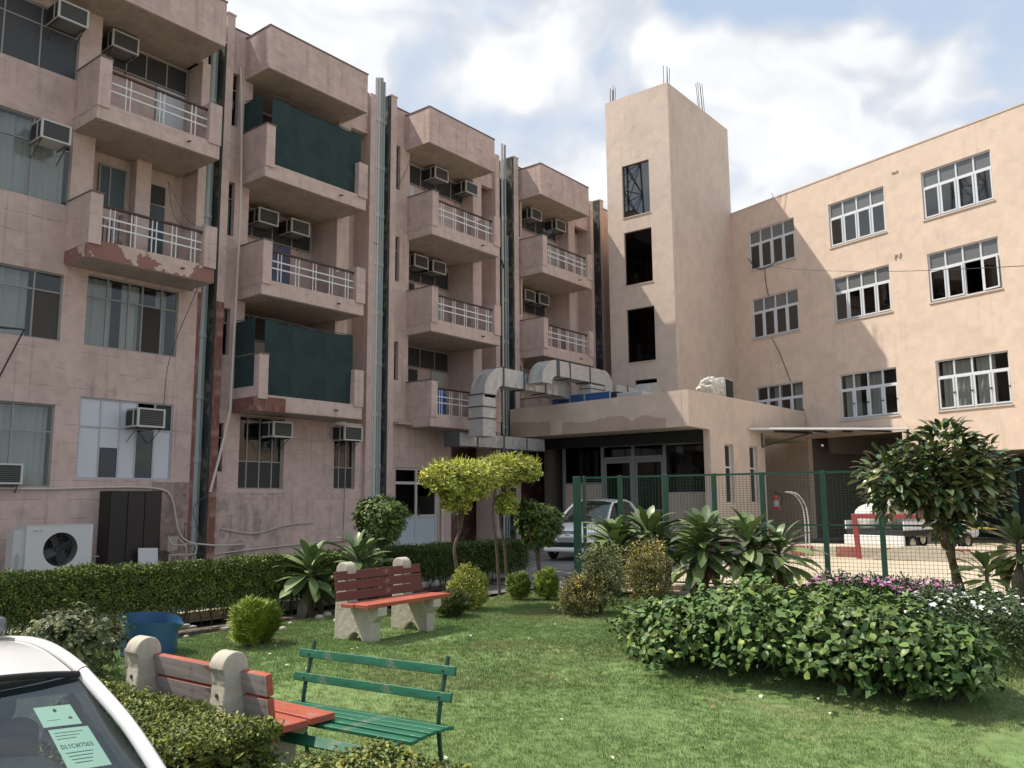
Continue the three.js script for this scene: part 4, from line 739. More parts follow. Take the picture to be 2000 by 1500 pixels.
// ---------------------------------------------------------------- clipped hedges
function hedge(label, cx, cz, len, wid, h, turn, n, o = {}) {
  const t = thing('hedge', label, 'hedge', cx, gy(cx, cz), cz, turn), s = [], top = o.top || [.20, .245, .045], low = o.low || [.055, .085, .025];
  for (let i = 0; i < n; i++) {
    const u = rnd(), x = rr(-len / 2, len / 2); let y, z, nr;
    const wob = .06 * (fbm(x * 2.2 + cx, u * 3, 2, 3) - .5) * 2;
    if (u < .36) { y = h + wob - Math.abs(gauss()) * .03; z = rr(-wid / 2, wid / 2); nr = V3(rr(-.5, .5), 1, rr(-.5, .5)); if (rnd() < .04) y += rr(.02, .07); }
    else { const v = Math.pow(rnd(), o.pow || 1.7); y = h * (1 - v * (o.reach || .78)) + wob; const sd = u < .86 ? 1 : -1; z = sd * (wid / 2 - Math.abs(gauss()) * .07 * (1 + v)) + wob; nr = V3(rr(-.6, .6), rr(-.1, .8), sd); }
    const yg = Math.pow(rnd(), 1.2) * 1.05; s.push({ p: [x, y, z], s: rr(.75, 1.25), q: faceQ(nr.normalize()), c: tint([mix(low[0], top[0], yg), mix(low[1], top[1], yg), mix(low[2], top[2], yg)], .35, .2) });
  }
  scatter('foliage', t, clump(5, o.leaf || .036, o.lw || .016, .03), LM, s);
  const inn = []; for (let i = 0; i < n * .35; i++) { const y = h * (1 - Math.pow(rnd(), 1.4) * (o.reach || .62)) - .06; inn.push({ p: [rr(-len / 2, len / 2), y, rr(-.38, .38) * wid], s: rr(.9, 1.5), c: tint([mix(low[0], top[0], .45), mix(low[1], top[1], .45), mix(low[2], top[2], .45)], .35) }); }
  scatter('inner_foliage', t, clump(4, .06, .036, .04), LMd, inn);
  const st = []; const ns = Math.round(len * 16);
  for (let i = 0; i < ns; i++) { const x = rr(-len / 2, len / 2), z = rr(-.3, .3) * wid; for (let k = 0; k < 2; k++) st.push(bar([x, -.05, z], [x + rr(-.12, .12), h * rr(.6, .9), z + rr(-.2, .2) * wid], rr(.004, .009), 4, .003)); }
  stuff(obj('stems', st, M.twig, t));
  return t;
}
hedge('long clipped hedge with a sunlit top in front of the pink block on the left', 6.0, -10.72, 7.2, .72, .78, 0, 15000, { leaf: .042, lw: .02 });
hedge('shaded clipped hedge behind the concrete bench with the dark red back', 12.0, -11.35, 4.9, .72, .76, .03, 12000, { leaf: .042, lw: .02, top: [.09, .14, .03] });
hedge('near low hedge beside the white car in the lower left corner', 2.80, -5.42, 2.4, .62, .57, Math.PI / 2, 10500, { leaf: .030, lw: .014, top: [.25, .29, .065], low: [.09, .115, .035], reach: .85 });
hedge('loose low hedge along the bottom edge in front of the green bench', 2.95, -2.95, 1.5, .6, .63, Math.PI / 2 - .1, 6500, { leaf: .032, lw: .015, top: [.26, .30, .065], low: [.09, .115, .035], reach: .85 });
// low kerb and loose stones under the far hedge
tag(obj('bed_kerb', [B(2.5, 9.6, -.05, .09, -11.25, -11.12)], M.kerbWhite, scene), 'low whitish kerb running behind the left hedge', 'kerb');
{
  const t = thing('loose_planks', 'few weathered planks and stones lying under the hedge beside the blue tub', 'planks', 6.0, 0, -9.75);
  for (let i = 0; i < 6; i++) { const p = obj('plank', RB(-.5, .5, 0, .03, -.04, .04, .005), M.woodGrey, t); p.position.set(rr(-.9, .9), .02 + .03 * i % .1, rr(-.15, .2)); p.rotation.y = rr(-.3, .3); p.scale.x = rr(.5, 1.2); }
  for (let i = 0; i < 14; i++) { const g = new THREE.IcosahedronGeometry(rr(.03, .07), 1), q = g.attributes.position; for (let k = 0; k < q.count; k++) q.setY(k, q.getY(k) * .6); const p = obj('stone', g, M.concrete, t); p.position.set(rr(-2.4, 2.2), .02, rr(-.3, .6)); p.rotation.y = rnd() * 6; }
}
// ---------------------------------------------------------------- rounded shrubs and small conifers
function ball(label, category, name, x, z, r, h, n, c0, c1, o = {}) {
  const t = thing(name, label, category, x, gy(x, z), z, 0, o.group), s = [], sx = o.sx || 1;
  for (let i = 0; i < n; i++) {
    const a = rr(0, 6.283), u = rr(-1, 1), w = Math.sqrt(1 - u * u), sh = 1 - Math.abs(gauss()) * (o.depth || .16), lump = 1 + (o.lump ?? .25) * (fbm(Math.cos(a) * w * 2 + x, u * 2, Math.sin(a) * w * 2, 3) - .5) * 2;
    const nx = Math.cos(a) * w, nz = Math.sin(a) * w, y = h * .5 + u * h * .5 * sh * lump;
    if (y < .01) continue; const k = rr(.45, 1);
    const up = o.up || .3; s.push({ p: [nx * r * sh * lump * sx, y, nz * r * sh * lump], s: rr(.7, 1.3), q: faceQ(V3(nx * (1 - up), u * (1 - up) + up, nz * (1 - up)).normalize()), c: tint([0, 1, 2].map(i => mix(c0[i], c1[i], k * k)), .28, .15) });
  }
  scatter('foliage', t, o.geo || clump(5, .05, .022, .035), LM, s);
  const st = []; for (let i = 0; i < 9; i++) { const a = rr(0, 6.28); st.push(bar([rr(-.03, .03), -.03, rr(-.03, .03)], [Math.cos(a) * r * .6, h * rr(.5, .8), Math.sin(a) * r * .6], .008, 4, .004)); } obj('stem', st, M.twig, t);
  return t;
}
const needle = clump(9, .075, .008, .016, .9, 2), fine = clump(6, .045, .012, .03, .6, 2);
ball('bright green rounded thuja left of the concrete bench, the paler of the close pair', 'conifer', 'thuja_bush', 5.80, -8.43, .155, .50, 1100, [.17, .23, .04], [.36, .44, .06], { geo: needle, up: .85, depth: .3, lump: .55 });
ball('shorter green thuja touching the right side of the paler one beside the concrete bench', 'conifer', 'thuja_bush', 6.06, -8.50, .145, .43, 1000, [.13, .185, .035], [.27, .34, .05], { geo: needle, up: .85, depth: .3, lump: .55 });
ball('left and dimmer of two thujas below the forked topiary by the driveway', 'conifer', 'thuja_bush', 11.15, -8.75, .18, .42, 700, [.10, .145, .03], [.20, .26, .045], { geo: needle, up: .8, depth: .3, lump: .6 });
ball('right and lighter of two thujas below the forked topiary by the driveway', 'conifer', 'thuja_bush', 11.42, -8.38, .19, .46, 800, [.13, .185, .035], [.28, .35, .05], { geo: needle, up: .8, depth: .3, lump: .6 });
ball('small dark bushy conifer at the right end of the orange bench seat', 'conifer', 'thuja_bush', 9.0, -8.3, .25, .32, 700, [.045, .07, .02], [.13, .16, .035], { geo: needle, up: .8, depth: .3, lump: .6 });
ball('low yellow green shrub under the leaning trunk behind the bench', 'shrub', 'golden_shrub', 9.75, -8.62, .29, .62, 1300, [.14, .16, .035], [.40, .42, .07], { geo: fine, lump: .5, depth: .25 });
ball('leggy rose bush with glossy leaves in front of the hedge left of the blue tub', 'shrub', 'rose_bush', 3.85, -8.55, .50, .70, 800, [.045, .065, .028], [.15, .17, .07], { geo: clump(5, .06, .034, .05), depth: .4, lump: .8 });
ball('thin straggly bush with tiny yellow flowers at the left end of the mesh fence', 'shrub', 'wispy_bush', 10.5, -6.75, .36, 1.0, 1700, [.10, .11, .04], [.20, .215, .08], { geo: fine, depth: .5, lump: .9, up: .7 });
ball('straggly bush tipped with yellow orange flowers below the long leaved plants', 'shrub', 'wispy_bush', 11.5, -6.55, .38, .98, 1700, [.13, .125, .045], [.28, .25, .08], { geo: fine, depth: .5, lump: .9, up: .7 });
ball('low spreading part of the yellow flowering bush at the lawn edge', 'shrub', 'wispy_bush', 10.2, -6.9, .34, .55, 1000, [.10, .10, .035], [.23, .2, .06], { geo: fine, depth: .4, lump: .8, up: .6 });
{ // yellow flower heads
  for (const [x, z, lbl] of [[11.5, -6.55, 'tiny yellow blossoms on the taller straggly bush'], [10.25, -6.85, 'tiny yellow blossoms on the low straggly bush']]) {
    const s = []; for (let i = 0; i < 60; i++) { const a = rr(0, 6.28); s.push({ p: [x + Math.cos(a) * rr(.05, .36), gy(x, z) + (x > 11 ? rr(.6, 1.0) : rr(.3, .55)), z + Math.sin(a) * rr(.05, .36)], s: rr(.6, 1.2), c: rnd() < .6 ? [.62, .42, .03] : [.6, .5, .3] }); }
    scatter('blossoms', scene, clump(4, .03, .02, .012), LMd, s); tag(scene.children.at(-1), lbl, 'flowers');
  }
}
// ---------------------------------------------------------------- topiary trees: trunk and clipped crown
function topiary(label, name, foot, pts, crown, n, c0, c1, geo, group) {   // crown blobs: [x,y,z,rx,ry]
  const t = thing(name, label, 'tree', foot[0], gy(foot[0], foot[1]), foot[1], 0, group), s = [];
  obj('trunk', pts.map(p => limb(p.pts, p.r, 7)), M.bark, t);
  const tot = crown.reduce((a, c) => a + c[3] * c[4], 0);
  for (const [x, y, z, rx, ry] of crown) for (let i = 0; i < n * rx * ry / tot; i++) {
    const a = rr(0, 6.283), u = rr(-.75, 1), w = Math.sqrt(1 - u * u), sh = Math.pow(rnd(), .35), l = 1 + .5 * (fbm(Math.cos(a) * w * 2.2 + x * 3, u * 2, Math.sin(a) * w * 2.2, 3) - .5);
    const k = rr(.5, 1); s.push({ p: [x + Math.cos(a) * w * rx * sh * l, y + u * ry * sh * l, z + Math.sin(a) * w * rx * sh * l], s: rr(.7, 1.35), q: faceQ(V3(Math.cos(a) * w * .6, u * .5 + .4, Math.sin(a) * w * .6).normalize()), c: tint([0, 1, 2].map(i => mix(c0[i], c1[i], k * k)), .28, .15) });
  }
  stuff(scatter('crown', t, geo, LM, s));
  if (name === 'golden_tree') { const sp = []; for (let i = 0; i < 170; i++) { const [x, y, z, rx, ry] = crown[Math.floor(rnd() * 3)], a = rr(0, 6.283), q = Math.sqrt(rnd()); sp.push({ p: [x + Math.cos(a) * rx * q, y + ry * Math.sqrt(1 - q * q * .9) * rr(.8, 1.1), z + Math.sin(a) * rx * q], s: rr(.6, 1.4), r: [Math.sin(a) * .5, rr(0, 6), -Math.cos(a) * .5], c: tint(c1, .2) }); } scatter('shoots', t, clump(5, .13, .014, .02, 1, 2), LM, sp); }
  return t;
}
const gold0 = [.17, .20, .045], gold1 = [.52, .54, .09], goldGeo = clump(7, .07, .022, .045, .55);
topiary('lime yellow flat topped tree with a bent trunk behind the bench', 'golden_tree', [9.72, -8.86], [{ pts: [[0, -.05, 0], [.03, .5, .02], [-.02, .9, 0], [.1, 1.25, .03], [.08, 1.6, 0]], r: [.035, .03, .026, .022, .012] }, { pts: [[.06, 1.1, 0], [-.05, 1.35, .1], [-.15, 1.7, .15]], r: [.018, .014, .008] }, { pts: [[.1, 1.2, 0], [.25, 1.4, -.05], [.35, 1.75, -.1]], r: [.018, .014, .008] }], [[-.16, 1.93, .05, .42, .24], [.3, 1.95, -.15, .44, .25], [.08, 1.86, .1, .42, .28], [.55, 1.97, .1, .34, .22], [.0, 1.62, 0, .22, .22]], 3000, gold0, gold1, goldGeo, 'lime yellow topiary trees');
topiary('lime yellow flat topped tree with pale twin stems nearer the dark passage', 'golden_tree', [11.8, -9.6], [{ pts: [[-.12, -.05, 0], [-.2, .8, 0], [-.3, 1.4, 0], [-.2, 1.9, 0]], r: [.03, .025, .02, .01] }, { pts: [[.1, -.05, 0], [0, .8, .02], [-.1, 1.3, 0], [.05, 1.95, 0]], r: [.03, .024, .02, .01] }], [[-.2, 2.1, 0, .44, .24], [.2, 2.14, .1, .46, .24], [-.05, 2.05, -.1, .44, .26], [-.05, 1.55, .1, .18, .22]], 2600, gold0, [.48, .50, .09], goldGeo, 'lime yellow topiary trees');
const bowl = clump(6, .075, .034, .045, .4);
topiary('dark leaved bowl shaped topiary in front of the glazed white door', 'topiary_tree', [9.91, -10.73], [{ pts: [[0, -.05, 0], [.02, .5, 0], [0, 1.0, 0]], r: [.04, .035, .025] }], [[0, 1.44, 0, .43, .24], [.0, 1.27, 0, .39, .26], [0, 1.08, 0, .28, .2]], 2600, [.03, .055, .016], [.13, .20, .045], bowl);
topiary('bowl shaped topiary with a forked trunk beside the parked white car', 'topiary_tree', [12.77, -9.57], [{ pts: [[.05, -.05, 0], [.0, .5, 0], [0, 1.0, 0]], r: [.05, .042, .03] }, { pts: [[0, .6, 0], [-.25, .85, .05], [-.45, 1.2, .1]], r: [.03, .022, .012] }], [[.05, 1.3, 0, .46, .22], [.05, 1.15, 0, .40, .26], [.05, .95, 0, .28, .2], [-.4, 1.45, .1, .18, .18]], 2400, [.035, .055, .016], [.14, .20, .04], bowl);

// ---------------------------------------------------------------- long leaved rosette plants, every leaf a part
const strapMats = [[.13, .20, .065], [.17, .245, .08], [.09, .145, .05], [.21, .28, .10], [.12, .10, .055]].map(c => new THREE.MeshPhysicalMaterial({ color: col(...c), roughness: .42, side: THREE.DoubleSide, transmission: .28, thickness: 0 }));
const strapGeos = [[.46, .115, .2, .2], [.50, .125, .4, .18], [.42, .115, .12, .25], [.47, .11, .6, .16]].map(a => clean(leafGeo(a[0], a[1], a[2], a[3], 9, .66, .2)));
function rosette(t, x, y, z, n, size, lo = -.5) {
  for (let i = 0; i < n; i++) {
    const k = i / n, dry = k > .93, el = dry ? rr(-1.2, -.8) : mix(1.25, lo, Math.pow(k, .8)) + rr(-.2, .2), az = i * 2.39996 + rr(-.25, .25);
    const m = new THREE.Mesh(strapGeos[Math.floor(rnd() * 4)], strapMats[dry ? 4 : Math.floor(rnd() * 4)]); m.name = 'leaf'; m.castShadow = m.receiveShadow = true;
    m.rotation.order = 'YZX'; m.rotation.set(rr(-.35, .35), az, el); const q = size * rr(.8, 1.12) * (.72 + .28 * Math.min(1, k * 3)); m.scale.set(q, q, q * 1.05); m.position.set(x, y - k * .22 * size, z); t.add(m);
  }
}
function strapPlant(label, x, z, heads, lo) {
  const t = thing('rosette_plant', label, 'plant', x, gy(x, z), z, 0, undefined);
  for (const [hx, hy, hz, n, s] of heads) { obj('stem', limb([[hx * .25, -.03, hz * .25], [hx * .7, hy * .5, hz * .7], [hx, hy, hz]], [.035, .03, .024], 7), M.bark, t); rosette(t, hx, hy, hz, n, s, lo); }
}
strapPlant('dark long leaved plant in front of the hedge, left of two behind the bench', 7.88, -10.0, [[0, .72, 0, 48, 1.3]], -.5);
strapPlant('lighter long leaved plant right behind the bench back, right of two', 8.55, -9.75, [[0, .84, 0, 46, 1.3], [.12, .65, .15, 22, 1.1]], -.4);
strapPlant('long leaved plant at the left end of the mesh fence', 13.0, -8.0, [[-.1, 1.01, 0, 61, 1.52], [-.28, 0.78, .15, 39, 1.46]], -.35);
strapPlant('long leaved plant by the second fence post right of the white car', 13.30, -7.55, [[0, 1.06, 0, 66, 1.59], [.2, 0.86, .15, 37, 1.40]], -.4);
strapPlant('tall long leaved plant in the middle of the fence, leftmost of its three', 13.41, -6.5, [[-.05, 1.06, 0, 66, 1.59], [-.12, 0.81, -.1, 44, 1.52]], -.4);
strapPlant('long leaved plant with two bare stems in the middle of the fence', 13.62, -5.84, [[-.05, 0.96, .02, 61, 1.59], [.12, 0.78, .08, 28, 1.34]], -.45);
strapPlant('shortest long leaved plant in the middle of the fence, rightmost of its three', 13.78, -5.38, [[0, 0.82, 0, 61, 1.52]], -.6);
strapPlant('long leaved plant at the right edge beyond the glossy tree', 14.45, -2.05, [[0, 1.0, 0, 54, 1.3], [.1, .6, .2, 30, 1.15]], -.4);
strapPlant('low long leaved plant left of the one at the right edge', 14.2, -2.45, [[0, .55, 0, 36, 1.1]], -.4);
// ---------------------------------------------------------------- broad shrub bed in front: nearest leaves as parts, the rest as one mass
const ovate = [0, 1, 2].map(i => clean(leafGeo(.078 + .010 * i, .048 + .004 * i, .45 + .2 * i, .22, 5, .42)));
const shrubMats = [[.08, .145, .04], [.11, .18, .05], [.06, .11, .034], [.16, .22, .055], [.10, .16, .058]].map(c => new THREE.MeshPhysicalMaterial({ color: col(...c), roughness: .48, side: THREE.DoubleSide, transmission: .2, thickness: 0 }));
{
  const bx = 8.2, bz = -3.0, t = thing('leafy_shrub', 'broad mound of glossy green leafy shrub on the lawn at right', 'shrub', bx, gy(bx, bz), bz);
  const blobs = [[8.35, -4.55, .58, .66], [8.0, -4.1, .62, .74], [8.75, -3.9, .6, .86], [8.15, -3.4, .78, .86], [8.2, -2.7, .80, .88], [8.9, -2.9, .6, .82], [8.2, -2.15, .62, .80], [8.45, -1.85, .42, .58], [8.1, -1.85, .42, .55]];
  const all = []; let total = blobs.reduce((a, b) => a + b[2] * b[3], 0);
  for (const [x, z, r, h] of blobs) for (let i = 0; i < 8600 * r * h / total; i++) {
    const a = rr(0, 6.283), u = Math.pow(rnd(), .8) * 1.15 - .15, w = Math.sqrt(Math.max(0, 1 - u * u)), sh = 1 - Math.abs(gauss()) * .12, l = 1 + .6 * (fbm(Math.cos(a) * w * 2.6 + x * 2, u * 2.6, Math.sin(a) * w * 2.6 + z * 2, 3) - .5) * 2;
    const px = x + Math.cos(a) * w * r * sh * l, pz = z + Math.sin(a) * w * r * sh * l, py = (.30 * h + u * h * .62 * sh * l) + .02;
    if (u < .1 && fbm(a * 2, x, 3, 3) > .52) continue;
    if (blobs.some(b => b[0] !== x && ((px - b[0]) / (b[2] * .8)) ** 2 + ((pz - b[1]) / (b[2] * .8)) ** 2 + ((py - .3 * b[3]) / (b[3] * .55)) ** 2 < 1)) continue;
    all.push({ x: px, y: py, z: pz, n: V3(Math.cos(a) * w * .7, u * .5 + .45, Math.sin(a) * w * .7).normalize(), d: px * .78 - pz * .62 - ((Math.cos(a) * w * -.78 + Math.sin(a) * w * .62) > 0 ? .8 : 0) });
  }
  all.sort((p, q) => p.d - q.d); const near = [], rest = [];
  all.forEach((p, i) => (i < 900 && i % 3 === 0 && near.length < 290 ? near : rest).push(p));
  for (const p of near) { const m = new THREE.Mesh(ovate[Math.floor(rnd() * 3)], shrubMats[Math.floor(rnd() * 5)]); m.name = 'leaf'; m.castShadow = m.receiveShadow = true; m.position.set(p.x - bx, p.y, p.z - bz); m.quaternion.copy(faceQ(p.n)); m.rotateX(rr(-.5, .5)); m.rotateZ(rr(-.5, .2)); m.scale.setScalar(rr(.55, 1.25)); t.add(m); }
  for (let v = 0; v < 3; v++) scatter('foliage', t, ovate[v], leafMat(.48), rest.filter((_, i) => i % 3 === v).map(p => ({ p: [p.x - bx, p.y, p.z - bz], s: rr(.5, 1.2), q: faceQ(p.n).multiply(new THREE.Quaternion().setFromEuler(new THREE.Euler(rr(-.5, .5), 0, rr(-.5, .2)))), c: tint(rnd() < .12 ? [.19, .25, .055] : [.095, .158, .045], .35, .15) })));
  const st = []; for (const [x, z, r, h] of blobs) for (let i = 0; i < 9; i++) { const a = rr(0, 6.28); st.push(bar([x - bx + rr(-.2, .2), -.1, z - bz + rr(-.2, .2)], [x - bx + Math.cos(a) * r * .7, h * rr(.5, .8), z - bz + Math.sin(a) * r * .7], .009, 4, .004)); } stuff(obj('stems', st, M.twig, t));
  const inner = []; for (const [x, z, r, h] of blobs) for (let i = 0; i < 160; i++) { const a = rr(0, 6.28), q = Math.sqrt(rnd()) * .75; inner.push({ p: [x - bx + Math.cos(a) * r * q, h * rr(.1, .75), z - bz + Math.sin(a) * r * q], s: rr(1, 1.6), c: tint([.095, .158, .045], .35) }); } scatter('inner_foliage', t, clump(5, .1, .06, .08), LMd, inner);
}
function flowerBed(label, name, x0, x1, z0, z1, h, n, fc, nf, green) {
  const cx = (x0 + x1) / 2, cz = (z0 + z1) / 2, t = thing(name, label, 'flowers', cx, gy(cx, cz), cz), s = [], f = [], g = clump(6, .05, .022, .04, .5);
  for (let i = 0; i < n; i++) { const x = rr(x0, x1), z = rr(z0, z1), y = h * Math.sqrt(rnd()) * (.6 + .7 * fbm(x * 2, z * 2, 3, 3)); s.push({ p: [x - cx, y, z - cz], s: rr(.7, 1.3), c: tint(green, .3) }); }
  const pet = []; for (let k = 0; k < 5; k++) pet.push(clean(leafGeo(.032, .026, .2, .2, 2).rotateY(k * 1.2566))); const fg = mergeGeometries(pet);
  for (let i = 0; i < nf; i++) { const x = rr(x0, x1), z = rr(z0, z1), y = h * (.75 + .45 * fbm(x * 2, z * 2, 3, 3)) + rr(-.04, .05); const c = fc[Math.floor(rnd() * fc.length)]; f.push({ p: [x - cx, y, z - cz], s: rr(.6, 1.15), q: faceQ(V3(rr(-.9, .3), 1, rr(-.3, .9)).normalize()), c: tint(c, .12, .05) }); }
  scatter('foliage', t, g, LM, s); scatter('blossoms', t, fg, LMd, f);
}
flowerBed('drift of pink and mauve flowers in front of the mesh fence behind the shrub', 'pink_flower_bed', 10.6, 11.8, -4.0, -2.3, .55, 1600, [[.46, .15, .36], [.52, .28, .48], [.42, .14, .28]], 210, [.05, .075, .03]);
flowerBed('bed of white flowers at the right edge below the glossy tree', 'white_flower_bed', 9.3, 11.6, -2.7, -.7, .52, 2600, [[.76, .76, .72]], 170, [.05, .085, .03]);
flowerBed('low yellow green ground plants between the shrub and the fence', 'ground_cover_plants', 10.2, 12.2, -5.0, -3.8, .38, 1200, [[.45, .2, .32]], 16, [.16, .19, .035]);
flowerBed('pale leafy sprigs on the far side of the shrub mound below the fence kerb', 'leafy_sprigs', 9.3, 10.8, -5.4, -3.9, .36, 900, [[.6, .6, .5]], 8, [.07, .12, .04]);
// ---------------------------------------------------------------- rubber fig tree, large glossy leaves
{
  const t = thing('rubber_fig_tree', 'small tree with large glossy dark leaves in front of the mesh fence', 'tree', 14.3, 0, -2.97);
  obj('trunk', limb([[.22, -.05, .15], [.12, .5, .06], [.02, .95, .0], [.0, 1.35, -.05]], [.075, .06, .055, .06], 10), M.bark, t);
  for (const [x, y, z] of [[-.5, 1.9, -.5], [.4, 2.0, .3], [-.1, 2.3, .1], [.5, 1.7, -.4], [-.3, 1.6, .4], [.1, 2.5, -.2], [-.4, 1.7, -.3]]) obj('branch', limb([[0, 1.25, -.03], [x * .5, 1.25 + (y - 1.25) * .55, z * .5], [x, y, z]], [.035, .024, .012], 6), M.bark, t);
  const gs = [0, 1, 2].map(i => clean(leafGeo(.20 + .02 * i, .085 + .008 * i, .25 + .25 * i, .28, 6, .52)));
  const ms = [[.10, .15, .05], [.16, .20, .065], [.21, .20, .07], [.07, .11, .04], [.24, .15, .075]].map(c => new THREE.MeshPhysicalMaterial({ color: col(...c), roughness: .36, side: THREE.DoubleSide, clearcoat: .3, clearcoatRoughness: .3 }));
  const blobs = [[-.55, 1.92, -.55, .48, .46], [.05, 2.0, 0, .70, .66], [.08, 1.3, .02, .24, .32],  [.42, 2.0, .42, .46, .48], [-.2, 1.72, -.15, .5, .38], [.3, 1.65, .2, .55, .45], [.15, 2.45, .05, .45, .32], [-.66, 1.62, -.6, .24, .28]];
  const pts = []; blobs.forEach(([x, y, z, rx, ry]) => { for (let i = 0; i < 470 * rx * ry / .35; i++) { const a = rr(0, 6.283), u = rr(-1, 1), w = Math.sqrt(1 - u * u), sh = Math.pow(rnd(), .28); pts.push([x + Math.cos(a) * w * rx * sh, y + u * ry * sh, z + Math.sin(a) * w * rx * sh, Math.cos(a) * w, u, Math.sin(a) * w, sh]); } });
  pts.sort((a, b) => (a[0] * .78 - a[2] * .62) - (b[0] * .78 - b[2] * .62));
  const ori = p => { const az = Math.atan2(-p[5], p[3]) + rr(-.6, .6), el = rr(-.7, .9) * .7 + p[4] * .6; return new THREE.Euler(rr(-.6, .6), az, el, 'YZX'); };
  let cnt = 0; const rest = [];
  pts.forEach((p, i) => { if (cnt < 290 && p[6] > .75 && i < pts.length * .62) { cnt++; const m = new THREE.Mesh(gs[cnt % 3], ms[Math.floor(rnd() * (rnd() < .25 ? 5 : 4))]); m.name = 'leaf'; m.castShadow = m.receiveShadow = true; m.position.set(p[0], p[1], p[2]); m.rotation.copy(ori(p)); m.scale.setScalar(rr(.75, 1.15)); t.add(m); } else rest.push(p); });
  scatter('foliage', t, gs[1], new THREE.MeshPhysicalMaterial({ color: 0xffffff, roughness: .26, side: THREE.DoubleSide }), rest.map(p => ({ p: p.slice(0, 3), s: rr(.75, 1.15), q: new THREE.Quaternion().setFromEuler(ori(p)), c: tint([.08, .12, .04], .4, .3) })));
  for (let i = 0; i < 9; i++) { const m = new THREE.Mesh(gs[2], ms[i % 5]); m.name = 'leaf'; m.position.set(.05 + rr(-.05, .02), .25 + i * .07, .03); m.rotation.set(0, rr(2, 5), rr(-.2, .9), 'YZX'); m.castShadow = true; t.add(m); }
}

// ================================================================ green mesh fence on its kerb
{
  const L = V3(13.89, 0, -9.44), R = V3(14.66, 0, -3.97), d = R.clone().sub(L), len = d.length(), turn = Math.atan2(-d.z, d.x), TOTAL = 9.4, n = 9, H = 2.0, y0 = .06;
  const k = thing('fence_kerb', 'low plastered kerb wall carrying the green mesh fence', 'kerb', L.x, 0, L.z, turn);
  obj('kerb_wall', RB(-.1, TOTAL, -.25, y0, -.13, .13, .01), M.kerbWhite, k); obj('kerb_top', RB(-.12, TOTAL, y0, y0 + .02, -.16, .16, .006), std(.52, .46, .38, .9), k);
  const t = thing('mesh_fence', 'green wire mesh fence of framed panels dividing the garden from the yard', 'fence', L.x, y0 + .02, L.z, turn);
  const ps = [0, .92, 1.84, 2.75, 3.61, 4.63, 5.51, 6.5, 7.4, 8.35];
  ps.forEach((x, i) => { const w = i === 0 ? .075 : .042; obj('post', RB(x - w, x + w, 0, H - .005, -.03, .03, .006), M.greenPost, t); });
  obj('post', RB(.13, .19, 0, H, -.025, .025, .006), M.greenPost, t);
  for (let i = 0; i < ps.length - 1; i++) {
    const a = ps[i] + (i ? .043 : .195), b = ps[i + 1] - .043;
    obj('rail', [B(a, b, H - .05, H - .015, -.018, .018), B(a, b, .03, .06, -.018, .018), B(a, b, 1.07, 1.10, -.014, .014)], M.greenPost, t);
    const w = []; for (let x = a + .05; x < b - .01; x += .062) w.push(B(x - .0022, x + .0022, .06, H - .05, .006, .0095)); for (let y = .1; y < H - .06; y += y < 1.1 ? .062 : .04) w.push(B(a, b, y - .0022, y + .0022, .0098, .0135));
    stuff(obj('wire_mesh', w, M.wire, t));
  }
  const e = thing('fire_extinguisher', 'small red fire extinguisher hanging on the mesh fence', 'fire extinguisher', 14.50, 1.42, -5.66, turn);
  obj('cylinder', new THREE.LatheGeometry([[0, 0], [.05, 0], [.055, .02], [.055, .2], [.045, .235], [.02, .25], [0, .25]].map(p => new THREE.Vector2(...p)), 20), std(.42, .045, .04, .35), e);
  obj('valve', [new THREE.CylinderGeometry(.018, .018, .04, 10).translate(0, .27, 0), B(-.04, .05, .285, .30, -.01, .01)], M.steel, e); obj('hose', tube([[.03, .275, 0], [.09, .24, 0], [.08, .08, .01]], .009, 6, 14), M.rubber, e); obj('instruction_label', new THREE.CylinderGeometry(.0562, .0562, .1, 16, 1, true, -.9, 1.8).translate(0, .11, 0), M.whiteOld, e); obj('wall_hook', B(-.01, .01, .25, .32, -.06, -.02), M.steel, e);
}
// ================================================================ the yard
{
  const t = thing('painted_kerb', 'curved raised kerb of red and whitish stones across the sunny yard', 'kerb');
  let i = 0; for (let z = -11.6; z < -1.2; z += .66) { const bend = .9 * smooth(-6.4, -3.0, z), red = i % 2 === 0; obj('kerb_stone', RB(-.13, .13, -.05, .28, -.325, .325, .02), red ? M.kerbRed : M.kerbWhite, t).position.set(24.75 + .25 * Math.sin(i), 0, z); t.children.at(-1).position.x = 24.8 + bend; t.children.at(-1).rotation.y = rr(-.03, .03); i++; }
  obj('planter_slab', B(24.94, 27.6, 0, .22, -11.9, -1.5), M.kerbWhite, t);
  const a = new THREE.Shape(); a.moveTo(-1.0, 0); a.quadraticCurveTo(-.7, .34, .1, .36); a.lineTo(.9, .36); a.lineTo(.9, 0); a.closePath();
  const s = obj('arched_stone', new THREE.ExtrudeGeometry(a, { depth: .2, bevelEnabled: false, curveSegments: 14 }), M.concrete, t); s.position.set(24.4, 0, -5.9); s.rotation.y = -Math.PI / 2;
}
{
  const t = thing('red_frame', 'red painted steel goal shaped frame standing in the yard', 'barrier', 24.3, 0, -6.15);
  obj('leg', RB(-.06, .06, 0, 1.15, -1.16, -1.04, .012), M.redPaint, t).rotation.x = -.06; obj('leg', RB(-.06, .06, 0, 1.15, 1.02, 1.14, .012), M.redPaint, t).rotation.x = -.05; obj('crossbar', RB(-.05, .05, 1.08, 1.2, -1.24, 1.10, .012), M.redPaint, t);
}
